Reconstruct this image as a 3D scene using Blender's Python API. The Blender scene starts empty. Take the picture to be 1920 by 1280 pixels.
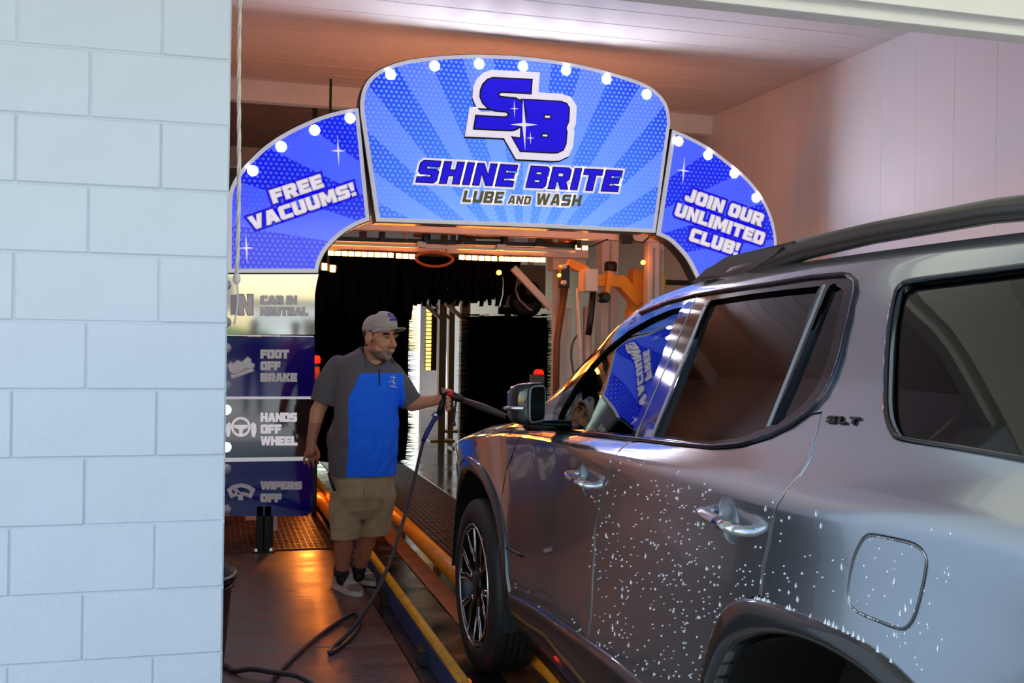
import bpy, bmesh, math, random
import numpy as np
from mathutils import Vector, Matrix, Euler, noise as mnoise

random.seed(7)
D = bpy.data
SC = bpy.context.scene
COL = SC.collection

# ------------------------------------------------------------------ camera
FPX = 2000.0                       # focal length in pixels of the 1920x1280 frame
PSI = math.radians(15.86)          # yaw to the right of the tunnel axis (+Y)
PITCH = math.radians(-0.30)
ROLL = math.radians(0.90)
CAM = Vector((0.0, 0.0, 1.52))
_f0 = Vector((math.sin(PSI), math.cos(PSI), 0)); _z = Vector((0, 0, 1))
CF = (_f0*math.cos(PITCH) + _z*math.sin(PITCH)).normalized()
_u = (_z*math.cos(PITCH) - _f0*math.sin(PITCH)).normalized()
_r = Vector((math.cos(PSI), -math.sin(PSI), 0))
CR = _r*math.cos(ROLL) + _u*math.sin(ROLL)
CU = _u*math.cos(ROLL) - _r*math.sin(ROLL)
cd = D.cameras.new('camera'); cam = D.objects.new('camera', cd); COL.objects.link(cam)
cd.sensor_width = 36.0; cd.lens = FPX/1920.0*36.0; cd.clip_start = 0.02; cd.clip_end = 500
cam.matrix_world = Matrix(((CR.x, CU.x, -CF.x, CAM.x), (CR.y, CU.y, -CF.y, CAM.y), (CR.z, CU.z, -CF.z, CAM.z), (0, 0, 0, 1)))
SC.camera = cam

# ------------------------------------------------------------------ sky, sun, exposure
SUN_EL, SUN_AZ = math.radians(50), math.radians(-72)      # the sun stands to the left, a little behind the building
w = D.worlds.new('sky'); SC.world = w; w.use_nodes = True
wn = w.node_tree.nodes; wn.clear()
sky = wn.new('ShaderNodeTexSky'); sky.sky_type = 'NISHITA'; sky.sun_disc = False
sky.sun_elevation = SUN_EL; sky.sun_rotation = SUN_AZ; sky.air_density = 1.6; sky.dust_density = .8; sky.ozone_density = 1.0
bg = wn.new('ShaderNodeBackground'); bg.inputs['Strength'].default_value = 0.45
wo = wn.new('ShaderNodeOutputWorld')
w.node_tree.links.new(sky.outputs[0], bg.inputs[0]); w.node_tree.links.new(bg.outputs[0], wo.inputs[0])
sl = D.lights.new('sun', 'SUN'); sl.energy = 6.0; sl.angle = math.radians(0.6); sl.color = (1.0, 0.95, 0.86)
so = D.objects.new('sun', sl); COL.objects.link(so)
_sd = Vector((math.sin(SUN_AZ)*math.cos(SUN_EL), math.cos(SUN_AZ)*math.cos(SUN_EL), math.sin(SUN_EL)))
so.rotation_euler = _sd.to_track_quat('Z', 'Y').to_euler()
vs = SC.view_settings; vs.view_transform = 'Standard'; vs.look = 'None'; vs.gamma = 1.0; vs.exposure = 0.0
vs.use_curve_mapping = False

# ------------------------------------------------------------------ pixel -> point
def ray(u, v):
    return (CF*FPX + CR*(u-960.0) - CU*(v-640.0)).normalized()
def P(u, v, X=None, Y=None, Z=None, n=None, d=None):
    r = ray(u, v)
    if X is not None: t = (X-CAM.x)/r.x
    elif Y is not None: t = (Y-CAM.y)/r.y
    elif Z is not None: t = (Z-CAM.z)/r.z
    else: t = (d-n.dot(CAM))/n.dot(r)
    return CAM + r*t
def pix(p):
    q = Vector(p)-CAM
    z = q.dot(CF)
    return (960+FPX*q.dot(CR)/z, 640-FPX*q.dot(CU)/z)

# ------------------------------------------------------------------ materials
def lin(c):
    return tuple((x/255/12.92 if x/255 <= .04045 else ((x/255+.055)/1.055)**2.4) for x in c)
MATS = {}
def mat(name, col, rough=.5, metal=0., var=.0, vscale=6., bump=0., bscale=40., coat=0., spec=.5, emit=None, estr=0., trans=0., stretch=None, rvar=0., bevel=0.):
    """Principled material with noise colour variation and noise relief; col is an sRGB 0-255 triple"""
    if name in MATS: return MATS[name]
    m = D.materials.new(name); m.use_nodes = True
    nt = m.node_tree; b = nt.nodes['Principled BSDF']; L = nt.links.new
    c = lin(col)
    b.inputs['Base Color'].default_value = (*c, 1); b.inputs['Roughness'].default_value = rough
    b.inputs['Metallic'].default_value = metal; b.inputs['Coat Weight'].default_value = coat
    b.inputs['Coat Roughness'].default_value = .03
    b.inputs['Specular IOR Level'].default_value = spec
    b.inputs['Transmission Weight'].default_value = trans
    if emit is not None:
        b.inputs['Emission Color'].default_value = (*lin(emit), 1); b.inputs['Emission Strength'].default_value = estr
    src = None
    if var > 0 or bump > 0 or rvar > 0:
        tc = nt.nodes.new('ShaderNodeTexCoord'); mp = nt.nodes.new('ShaderNodeMapping'); L(tc.outputs['Object'], mp.inputs[0])
        if stretch: mp.inputs['Scale'].default_value = stretch
    if var > 0 or rvar > 0:
        nz = nt.nodes.new('ShaderNodeTexNoise'); nz.inputs['Scale'].default_value = vscale; nz.inputs['Detail'].default_value = 5
        L(mp.outputs[0], nz.inputs['Vector'])
    if var > 0:
        cr = nt.nodes.new('ShaderNodeValToRGB')
        cr.color_ramp.elements[0].position = .3; cr.color_ramp.elements[1].position = .7
        cr.color_ramp.elements[0].color = (*[x*(1-var) for x in c], 1); cr.color_ramp.elements[1].color = (*[min(1, x*(1+var)) for x in c], 1)
        L(nz.outputs['Fac'], cr.inputs[0]); L(cr.outputs[0], b.inputs['Base Color'])
    if rvar > 0:
        mr = nt.nodes.new('ShaderNodeMapRange'); mr.inputs['From Min'].default_value = .3; mr.inputs['From Max'].default_value = .7
        mr.inputs['To Min'].default_value = max(.02, rough-rvar); mr.inputs['To Max'].default_value = min(1, rough+rvar)
        L(nz.outputs['Fac'], mr.inputs[0]); L(mr.outputs[0], b.inputs['Roughness'])
    bn = None
    if bump > 0:
        n2 = nt.nodes.new('ShaderNodeTexNoise'); n2.inputs['Scale'].default_value = bscale; n2.inputs['Detail'].default_value = 4
        L(mp.outputs[0], n2.inputs['Vector'])
        bn = nt.nodes.new('ShaderNodeBump'); bn.inputs['Strength'].default_value = bump; bn.inputs['Distance'].default_value = .01
        L(n2.outputs['Fac'], bn.inputs['Height']); L(bn.outputs[0], b.inputs['Normal'])
    if bevel > 0:
        bv = nt.nodes.new('ShaderNodeBevel'); bv.samples = 4; bv.inputs['Radius'].default_value = bevel
        if bn: L(bn.outputs[0], bv.inputs['Normal'])
        L(bv.outputs[0], b.inputs['Normal'])
    MATS[name] = m
    return m

# ------------------------------------------------------------------ mesh helpers
def mesh_obj(name, verts, faces, m, parent=None, smooth=False, mats=None, fmat=None):
    me = D.meshes.new(name); me.from_pydata([tuple(v) for v in verts], [], faces); me.update()
    return obj_me(name, me, m, parent, smooth, mats, fmat)
def obj_me(name, me, m=None, parent=None, smooth=False, mats=None, fmat=None):
    me.materials.clear() if (mats or m) else None
    for x in (mats or ([m] if m else [])): me.materials.append(x)
    if fmat is not None: me.polygons.foreach_set('material_index', fmat)
    if smooth: me.polygons.foreach_set('use_smooth', [True]*len(me.polygons))
    o = D.objects.new(name, me); COL.objects.link(o)
    if parent is not None: o.parent = parent; o.matrix_parent_inverse = world_inv(parent)
    return o
def world_inv(o):
    M = Matrix.LocRotScale(o.location, o.rotation_euler, o.scale)
    if o.parent is not None: M = Matrix.LocRotScale(o.parent.location, o.parent.rotation_euler, o.parent.scale) @ o.matrix_parent_inverse @ M
    return M.inverted()
def bm_obj(name, bm, m, parent=None, smooth=False, mats=None):
    bmesh.ops.recalc_face_normals(bm, faces=bm.faces)
    me = D.meshes.new(name); bm.to_mesh(me); bm.free()
    return obj_me(name, me, m, parent, smooth, mats)
def empty(name, loc=(0, 0, 0)):
    e = D.objects.new(name, None); COL.objects.link(e); e.location = loc; e.empty_display_size = .1
    return e
def tag(o, label=None, cat=None, group=None, kind=None):
    if label: o['label'] = label
    if cat: o['category'] = cat
    if group: o['group'] = group
    if kind: o['kind'] = kind
    return o
def struct(o): o['kind'] = 'structure'; return o
def bx(bm, x0, x1, y0, y1, z0, z1, mi=0):
    vs = [bm.verts.new((x, y, z)) for x in (x0, x1) for y in (y0, y1) for z in (z0, z1)]
    fs = [(0, 1, 3, 2), (4, 6, 7, 5), (0, 4, 5, 1), (2, 3, 7, 6), (0, 2, 6, 4), (1, 5, 7, 3)]
    out = []
    for f in fs:
        q = bm.faces.new([vs[i] for i in f]); q.material_index = mi; out.append(q)
    return vs
def box(name, x0, x1, y0, y1, z0, z1, m, parent=None, bev=0.):
    bm = bmesh.new(); bx(bm, x0, x1, y0, y1, z0, z1)
    if bev > 0: bmesh.ops.bevel(bm, geom=bm.edges[:], offset=bev, segments=2, affect='EDGES', profile=.6)
    return bm_obj(name, bm, m, parent)
def frame_from(d):
    d = d.normalized(); a = Vector((0, 0, 1)) if abs(d.z) < .9 else Vector((1, 0, 0))
    s = d.cross(a).normalized(); t = s.cross(d).normalized()
    return s, t
def bar(bm, a, b, wx, wz=None, mi=0):
    """a box beam from a to b, wx wide and wz high"""
    a, b = Vector(a), Vector(b); wz = wz or wx
    s, t = frame_from(b-a); vs = []
    for p in (a, b):
        for i, j in ((-1, -1), (1, -1), (1, 1), (-1, 1)): vs.append(bm.verts.new(p+s*(i*wx/2)+t*(j*wz/2)))
    for f in ((3, 2, 1, 0), (4, 5, 6, 7), (0, 1, 5, 4), (1, 2, 6, 5), (2, 3, 7, 6), (3, 0, 4, 7)):
        q = bm.faces.new([vs[i] for i in f]); q.material_index = mi
def tube(bm, pts, r, n=8, caps=True, mi=0, flat=1.0):
    """round tube through pts; r is one radius or one for each point"""
    pts = [Vector(p) for p in pts]; rs = r if isinstance(r, (list, tuple)) else [r]*len(pts)
    rings = []; s = None
    for i, p in enumerate(pts):
        d = (pts[min(i+1, len(pts)-1)]-pts[max(i-1, 0)]).normalized()
        if s is None: s, t = frame_from(d)
        else:
            s = (s-d*s.dot(d)).normalized(); t = s.cross(d).normalized()
        rings.append([bm.verts.new(p+(s*math.cos(2*math.pi*k/n)+t*math.sin(2*math.pi*k/n)*flat)*rs[i]) for k in range(n)])
    for a, b in zip(rings, rings[1:]):
        for k in range(n):
            q = bm.faces.new((a[k], a[(k+1) % n], b[(k+1) % n], b[k])); q.material_index = mi; q.smooth = True
    if caps:
        for g in (rings[0][::-1], rings[-1]):
            q = bm.faces.new(g); q.material_index = mi
def spline(pts, n=8):
    """Catmull-Rom through pts"""
    pts = [Vector(p) for p in pts]; out = []
    q = [pts[0]*2-pts[1]]+pts+[pts[-1]*2-pts[-2]]
    for i in range(1, len(q)-2):
        p0, p1, p2, p3 = q[i-1:i+3]
        for k in range(n):
            t = k/n
            out.append(.5*((2*p1)+(p2-p0)*t+(2*p0-5*p1+4*p2-p3)*t*t+(3*p1-p0-3*p2+p3)*t**3))
    return out+[pts[-1]]
def spline2(pts, n=6, closed=False):
    if closed:
        k = len(pts); ext = pts[-2:]+pts+pts[:3]
        s = spline([(x, y, 0) for x, y in ext], n)
        s = s[2*n:(2+k)*n]
    else: s = spline([(x, y, 0) for x, y in pts], n)
    return [(p.x, p.y) for p in s]
def lathe(bm, prof, c=(0, 0, 0), axis='Z', n=24, mi=0, smooth=True, sx=1., sy=1., caps=True):
    """revolve (radius, height) pairs about an axis through c"""
    c = Vector(c); rings = []
    for r, h in prof:
        ring = []
        for k in range(n):
            a = 2*math.pi*k/n; x, y = r*math.cos(a)*sx, r*math.sin(a)*sy
            v = Vector((x, y, h)) if axis == 'Z' else (Vector((h, x, y)) if axis == 'X' else Vector((y, h, x)))
            ring.append(bm.verts.new(c+v))
        rings.append(ring)
    for a, b in zip(rings, rings[1:]):
        for k in range(n):
            q = bm.faces.new((a[k], a[(k+1) % n], b[(k+1) % n], b[k])); q.material_index = mi; q.smooth = smooth
    for g in (rings[0][::-1], rings[-1]) if caps else ():
        q = bm.faces.new(g); q.material_index = mi
def prism(bm, poly, ext, mi=0, mi_side=None):
    """extrude a planar polygon of 3D points by the vector ext"""
    a = [bm.verts.new(p) for p in poly]; b = [bm.verts.new(Vector(p)+ext) for p in poly]; n = len(a)
    f = bm.faces.new(a); f.material_index = mi
    g = bm.faces.new(b[::-1]); g.material_index = mi if mi_side is None else mi_side
    for k in range(n):
        q = bm.faces.new((a[k], b[k], b[(k+1) % n], a[(k+1) % n])); q.material_index = mi if mi_side is None else mi_side
def poly_area(p): return sum(p[i][0]*p[(i+1) % len(p)][1]-p[(i+1) % len(p)][0]*p[i][1] for i in range(len(p)))/2
def inset(poly, d):
    """offset a 2D polygon inwards by d (miter)"""
    n = len(poly); s = 1 if poly_area(poly) > 0 else -1; out = []
    for i in range(n):
        p0, p1, p2 = (Vector((*poly[j % n], 0)) for j in (i-1, i, i+1))
        a = (p1-p0).normalized(); b = (p2-p1).normalized()
        na = Vector((-a.y, a.x, 0))*s; nb = Vector((-b.y, b.x, 0))*s
        m = (na+nb)
        if m.length < 1e-6: m = na
        m.normalize(); k = d/max(.4, m.dot(na))
        out.append((p1.x+m.x*k, p1.y+m.y*k))
    return out
def to_mesh_eval(o):
    """mesh of an object with its modifiers applied; removes the object"""
    bpy.context.view_layer.update()
    dg = bpy.context.evaluated_depsgraph_get(); me = D.meshes.new_from_object(o.evaluated_get(dg), depsgraph=dg)
    D.objects.remove(o, do_unlink=True)
    return me
def boolean(me, op, cutters, solver='MANIFOLD'):
    """apply boolean operations with cutter meshes to mesh me and give back the new mesh"""
    o = D.objects.new('tmp', me); COL.objects.link(o); tmp = []
    for c in cutters:
        co = D.objects.new('cut', c); COL.objects.link(co); tmp.append(co)
        md = o.modifiers.new('b', 'BOOLEAN'); md.operation = op; md.object = co; md.solver = solver
    r = to_mesh_eval(o)
    for c in tmp: D.objects.remove(c, do_unlink=True)
    return r

# ------------------------------------------------------------------ block letters (heavy square sign lettering)
_r9 = [(1.2, 0), (7.8, 0), (9, 1.2), (9, 8.8), (7.8, 10), (1.2, 10), (0, 8.8), (0, 1.2)]
def rc(x0, y0, x1, y1): return [(x0, y0), (x1, y0), (x1, y1), (x0, y1)]
GLY = {
 'H': (9, [[(0,0),(3,0),(3,3.8),(6,3.8),(6,0),(9,0),(9,10),(6,10),(6,6.2),(3,6.2),(3,10),(0,10)]]),
 'I': (3, [rc(0,0,3,10)]),
 'N': (9, [[(0,0),(2.8,0),(2.8,5.6),(6.2,0),(9,0),(9,10),(6.2,10),(6.2,4.4),(2.8,10),(0,10)]]),
 'E': (8, [[(0,0),(8,0),(8,2.3),(3,2.3),(3,3.9),(7.4,3.9),(7.4,6.1),(3,6.1),(3,7.7),(8,7.7),(8,10),(0,10)]]),
 'F': (8, [[(0,0),(3,0),(3,3.7),(7.2,3.7),(7.2,6),(3,6),(3,7.7),(8,7.7),(8,10),(0,10)]]),
 'L': (8, [[(0,0),(8,0),(8,2.4),(3,2.4),(3,10),(0,10)]]),
 'T': (9, [[(3,0),(6,0),(6,7.6),(9,7.6),(9,10),(0,10),(0,7.6),(3,7.6)]]),
 'S': (9, [[(0,0),(7.8,0),(9,1.2),(9,5),(7.8,6.1),(3,6.1),(3,7.7),(8.8,7.7),(8.8,10),(1.2,10),(0,8.8),(0,5),(1.2,3.9),(6,3.9),(6,2.3),(0,2.3)]]),
 'B': (9, [[(0,0),(7.8,0),(9,1.2),(9,4.2),(8.2,5),(9,5.8),(9,8.8),(7.8,10),(0,10)], rc(3,2.3,6,3.9), rc(3,6.1,6,7.7)]),
 'R': (9.2, [[(0,0),(3,0),(3,3.4),(4.2,3.4),(6,0),(9.3,0),(7.4,3.6),(8,3.8),(9,4.8),(9,8.8),(7.8,10),(0,10)], rc(3,5.6,6,7.7)]),
 'U': (9, [[(1.2,0),(7.8,0),(9,1.2),(9,10),(6,10),(6,2.4),(3,2.4),(3,10),(0,10),(0,1.2)]]),
 'A': (9.6, [[(0,0),(3,0),(3.4,1.8),(6.2,1.8),(6.6,0),(9.6,0),(6.8,10),(2.8,10)], [(3.9,4),(5.7,4),(4.8,7.6)]]),
 'D': (9, [[(0,0),(7.8,0),(9,1.2),(9,8.8),(7.8,10),(0,10)], rc(3,2.4,6,7.6)]),
 'W': (13, [[(2.2,0),(5,0),(6.5,5.5),(8,0),(10.8,0),(13,10),(10.2,10),(9.2,4.5),(7.8,10),(5.2,10),(3.8,4.5),(2.8,10),(0,10)]]),
 'V': (9.6, [[(3.2,0),(6.4,0),(9.6,10),(6.6,10),(4.8,3.6),(3,10),(0,10)]]),
 'C': (8.6, [[(1.2,0),(8.6,0),(8.6,2.4),(3,2.4),(3,7.6),(8.6,7.6),(8.6,10),(1.2,10),(0,8.8),(0,1.2)]]),
 'M': (11, [[(0,0),(2.8,0),(2.8,5.5),(4.6,1.5),(6.4,1.5),(8.2,5.5),(8.2,0),(11,0),(11,10),(7.8,10),(5.5,4.8),(3.2,10),(0,10)]]),
 'O': (9, [_r9, rc(3,2.4,6,7.6)]),
 'J': (7.5, [[(1.2,0),(6.3,0),(7.5,1.2),(7.5,10),(4.5,10),(4.5,2.4),(2.6,2.4),(2.6,3.6),(0,3.6),(0,1.2)]]),
 'K': (9.3, [[(0,0),(3,0),(3,3.6),(3.6,4.1),(6,0),(9.4,0),(5.9,5.4),(9.2,10),(5.8,10),(3,6.2),(3,10),(0,10)]]),
 'P': (9, [[(0,0),(3,0),(3,3.2),(7.8,3.2),(9,4.4),(9,8.8),(7.8,10),(0,10)], rc(3,5.5,6,7.7)]),
 '!': (3, [rc(0.1,0,2.7,1.9), [(.5,4.1),(2.3,4.1),(3,10),(-.2,10)]]),
}
_gc = {}
def flat_fill(polys, off=0.):
    """2D triangles of polygons with holes, grown by off"""
    cu = D.curves.new('g', 'CURVE'); cu.dimensions = '2D'; cu.fill_mode = 'BOTH'; cu.offset = off
    for k, p in enumerate(polys):
        s = cu.splines.new('POLY'); s.points.add(len(p)-1)
        for i, q in enumerate(p): s.points[i].co = (q[0], q[1], 0, 1)
        s.use_cyclic_u = True
    o = D.objects.new('g', cu); COL.objects.link(o); me = to_mesh_eval(o); D.curves.remove(cu)
    r = ([(v.co.x, v.co.y) for v in me.vertices], [tuple(p.vertices) for p in me.polygons]); D.meshes.remove(me)
    return r
def grow(polys, d):
    """grow outer polygons and shrink holes by d"""
    out = []
    for k, p in enumerate(polys):
        hole = k > 0 and any(_inside(p[0], polys[0]) for _ in (0,))
        q = inset(p, d if hole else -d)
        if hole and (poly_area(q)*poly_area(p) <= 0 or abs(poly_area(q)) < .25*abs(poly_area(p))): continue
        if hole:
            w0 = max(x for x, y in p)-min(x for x, y in p); h0 = max(y for x, y in p)-min(y for x, y in p)
            if 2*d > min(w0, h0)*.8: continue
        out.append(q)
    return out
def _inside(p, poly):
    c = False; n = len(poly)
    for i in range(n):
        x0, y0 = poly[i]; x1, y1 = poly[(i+1) % n]
        if (y0 > p[1]) != (y1 > p[1]) and p[0] < (x1-x0)*(p[1]-y0)/(y1-y0)+x0: c = not c
    return c
def glyph(ch, off):
    key = (ch, round(off, 3))
    if key not in _gc: _gc[key] = flat_fill(grow(GLY[ch][1], off) if off else GLY[ch][1])
    return _gc[key]
def text_width(s, gap=1.1, space=5.0, small=()):
    x = 0
    for i, ch in enumerate(s):
        k = .72 if i in small else 1.
        x += space if ch == ' ' else (GLY[ch][0]+gap)*k
    return x-gap
def lettering(name, s, O, E, T, nrm, layers, parent, gap=1.1, space=5.0, small=()):
    """write s with its baseline from O to E and its cap height to T; layers = (growth, lift, material)"""
    O, E, T, nrm = Vector(O), Vector(E), Vector(T), Vector(nrm).normalized()
    e1 = (E-O)/text_width(s, gap, space, small); e2 = (T-O)/10.
    V, F, M = [], [], []
    for li, (off, lift, m) in enumerate(layers):
        x = 0
        for i, ch in enumerate(s):
            k = .72 if i in small else 1.
            if ch == ' ': x += space; continue
            vs_, fs_ = glyph(ch, off); b = len(V)
            V += [O+e1*(x+a*k)+e2*(c*k)+nrm*lift for a, c in vs_]
            F += [tuple(b+j for j in f) for f in fs_]; M += [li]*len(fs_)
            x += (GLY[ch][0]+gap)*k
    return mesh_obj(name, V, F, None, parent, mats=[l[2] for l in layers], fmat=M)
# ================================================================== the setting
YF = 3.42                                   # street face of the entrance wall
XE = P(428, 640, Y=YF).x                    # its right-hand end
XW = 4.75                                   # right wall of the wash bay
_c = P(1335, 218, X=XW); ZC = _c.z; YB = _c.y
m_block = mat('painted_block', (206, 214, 226), .62, var=.035, vscale=3, bump=.25, bscale=55)
m_mortar = mat('painted_mortar', (202, 208, 218), .75, bump=.3, bscale=60)
m_white_panel = mat('white_liner_panel', (240, 235, 236), .45, var=.03, vscale=2, stretch=(1, 1, .2))
m_ceil = mat('glossy_ceiling_panel', (230, 223, 220), .6, var=.03, vscale=2)
m_cream = mat('cream_metal', (250, 248, 238), .5, var=.02)
m_floor = mat('wet_brown_concrete', (92, 68, 58), .36, var=.28, vscale=3, bump=.3, bscale=22, rvar=.10, stretch=(.3, 1.6, 1))
m_wet = mat('wet_pale_concrete', (120, 108, 98), .12, var=.25, vscale=3, bump=.12, bscale=9, rvar=.08)
m_ground = mat('sunlit_pavement', (170, 164, 156), .8, var=.15, vscale=.6, bump=.2, bscale=30)
m_bayfloor = mat('outer_slab', (168, 160, 150), .6, var=.2, vscale=1.2, bump=.2, bscale=25)

# block wall left of the opening
wf = struct(box('wall_front', -24.0, XE-.004, YF+.005, YF+.2, 0, 3.4, m_mortar))
row0 = P(430, 731, Y=YF).z
PITCHZ, LEN = .2036, .4065
def block_mesh(L):
    bm = bmesh.new(); bx(bm, 0, L-.005, 0, .19, .0025, PITCHZ-.0025)
    bmesh.ops.bevel(bm, geom=bm.edges[:], offset=.004, segments=1, affect='EDGES')
    me = D.meshes.new('block'); bm.to_mesh(me); bm.free(); me.materials.append(m_block); return me
bm_full, bm_half = block_mesh(LEN), block_mesh(LEN/2)
for k in range(-6, 10):
    z = row0+k*PITCHZ
    x = XE; first = True
    while x > -1.9:
        half = first and k % 2 == 1
        L = LEN/2 if half else LEN; x -= L; first = False
        o = D.objects.new('block', bm_half if half else bm_full); COL.objects.link(o); o.parent = wf
        o.location = (x+random.uniform(-.0008, .0008), YF+random.uniform(-.0016, .0016), z)
        o.rotation_euler = (0, 0, random.uniform(-.0025, .0025))
# the wash bay shell
YEND = 22.0
wr = struct(box('wall_right', XW+.012, XW+.2, YF+.2, YEND, 0, ZC+.3, m_mortar))
pm = None
for i in range(int((YEND-YF-.2)/.4)):
    if pm is None:
        bm = bmesh.new(); bx(bm, 0, .03, 0, .3992, 0, ZC)
        pm = D.meshes.new('panel'); bmesh.ops.bevel(bm, geom=[e for e in bm.edges if abs(e.verts[0].co.z-e.verts[1].co.z) > .5], offset=.0015, segments=1, affect='EDGES')
        bm.to_mesh(pm); bm.free(); pm.materials.append(m_white_panel)
    o = D.objects.new('panel', pm); COL.objects.link(o); o.parent = wr; o.location = (XW, YF+.22+i*.4, .01)
struct(box('wall_left', -.75, -.55, YF+.2, YEND, 0, ZC+.3, m_white_panel))
ce = struct(box('ceiling', -.75, XW+.2, YF+.1, YEND, ZC+.03, ZC+.25, m_mortar))
cm = None
for i in range(int((YB-YF-.2)/.31)+1):
    if cm is None:
        bm = bmesh.new(); bx(bm, 0, XW+.55, 0, .306, 0, .03)
        bmesh.ops.bevel(bm, geom=[e for e in bm.edges if abs(e.verts[0].co.x-e.verts[1].co.x) > .5], offset=.004, segments=1, affect='EDGES')
        cm = D.meshes.new('panel'); bm.to_mesh(cm); bm.free(); cm.materials.append(m_ceil)
    o = D.objects.new('panel', cm); COL.objects.link(o); o.parent = ce; o.location = (-.55, YF+.2+i*.31, ZC)
# ribbed ceiling beyond the cross beam
m_rib = mat('ribbed_liner', (176, 160, 150), .25, var=.1, vscale=3)
bm = bmesh.new(); n = 90; yy = [YB+.1+(YEND-YB-.1)*i/(n*2) for i in range(n*2+1)]
vs_ = [[bm.verts.new((x, y, ZC-.02-(.035 if i % 2 else 0))) for i, y in enumerate(yy)] for x in (-.55, XW)]
for i in range(n*2): bm.faces.new((vs_[0][i], vs_[1][i], vs_[1][i+1], vs_[0][i+1]))
bm_obj('ribbed_liner', bm, m_rib, ce)
_b1 = P(1329, 252, Y=YB).z
struct(box('trim_1', -.55, XW-.002, YB-.02, YB+.1, _b1, ZC, m_cream))
struct(box('trim_2', -.55, XW-.002, YB+3.2, YB+3.32, ZC-.28, ZC-.02, m_cream))
# lintel with its lip over the opening
_zl = P(1640, 26, Y=YF+.1).z
struct(box('trim_3', XE-.3, XW+.3, YF-.02, YF+.1, _zl+.0, _zl+.6, m_cream, bev=.006))
struct(box('trim_4', XE-.3, XW+.3, YF+.06, YF+.16, _zl-.035, _zl+.02, m_cream, bev=.008))
struct(box('wall_upper', -24.0, XW+2.5, YF+.1, YF+.3, _zl+.3, ZC+.8, m_mortar))
struct(box('wall_side', XW+.02, XW+2.5, YF, YF+.2, 0, _zl+.32, m_mortar))
# soffit in front of the opening
sf = struct(box('ceiling_soffit', -24.0, 7.0, 1.0, YF+.1, _zl+.52, _zl+.62, m_cream))
for i in range(18):
    o = box('panel', -4+i*.61, -4+i*.61+.6, 1.02, YF+.08, _zl+.49, _zl+.525, m_cream, sf)
struct(box('roof', -24.0, 7.0, 1.0, YEND+.3, ZC+.82, ZC+1.1, m_mortar))
# far end with the exit opening
we = struct(box('wall_back', -.75, .35, YEND, YEND+.2, 0, ZC+.3, m_white_panel))
struct(box('wall_back.001', 4.25, XW+.2, YEND, YEND+.2, 0, ZC+.3, m_white_panel))
struct(box('wall_back.002', .35, 4.25, YEND, YEND+.2, 2.9, ZC+.3, m_white_panel))
# floor: walkway slab, wet slab, apron, land
fl = struct(box('floor', -.75, XW+.1, YF+.05, YEND+.2, -.3, -.02, mat('dark_base', (40, 34, 30), .5)))
def slab(x0, x1, y0, y1, m): return box('slab', x0, x1, y0, y1, -.1, 0, m, fl, bev=.006)
XT = .913                                   # edge of the conveyor trench
for i in range(2):
    y0, y1 = [(YF+.06, 5.2), (5.206, 7.55)][i]
    slab(-.74, XT, y0, y1, m_floor)
slab(-.74, XT, 9.05, 13.5, m_floor); slab(-.74, XT, 13.51, YEND, m_floor)
slab(2.22, XW, YF+.06, 7.5, m_floor)
for y0, y1 in ((7.51, 12.2), (12.21, 17.0), (17.01, YEND+.1)): slab(2.22, XW, y0, y1, m_wet)
slab(XT+.01, 2.21, 13.0, YEND+.1, m_wet)
struct(box('wall_outer', -24.2, -24, 1.5, YEND, -.3, ZC+.82, m_mortar))
struct(box('floor_apron', -30, 14, -3.0, YF+.05, -.1, -.002, m_bayfloor))
struct(box('ground', -90, 90, -120, 120, -.4, -.31, m_ground))
struct(box('floor_yard', -30, 30, -60, -3.01, -.3, -.006, m_ground))
struct(box('floor_exit', -12, 16, YEND+.2, 60, -.3, -.004, m_ground))
# ================================================================== the entrance arch
YS = 7.55                                   # plane of the sign faces
NS = Vector((0, -1, 0))
def S2(u, v): p = P(u, v, Y=YS); return (p.x, p.z)
def S3(u, v, lift=0): p = P(u, v, Y=YS); return Vector((p.x, YS-lift, p.z))
m_frame = mat('sign_frame', (222, 222, 226), .4, emit=(200, 200, 206), estr=.42)  # faint glow added to brighten the frame, dividers and bolts
m_edge = mat('sign_edge_black', (14, 14, 18), .35)
m_bulb = mat('sign_bulb', (255, 255, 255), .2, emit=(255, 248, 250), estr=140)
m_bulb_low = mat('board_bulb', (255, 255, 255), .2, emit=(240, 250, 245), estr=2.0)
m_ink_blue = mat('ink_blue', (16, 4, 190), .4, emit=(24, 0, 214), estr=.75)
m_ink_white = mat('ink_white', (240, 236, 246), .4, emit=(238, 232, 246), estr=.62)
m_ink_black = mat('ink_black', (10, 8, 22), .4)
m_ink_halo = mat('ink_halo', (20, 10, 190), .4, emit=(10, 0, 205), estr=.8)
m_ink_grey = mat('ink_grey', (120, 118, 120), .4, emit=(120, 116, 118), estr=.5)

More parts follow.
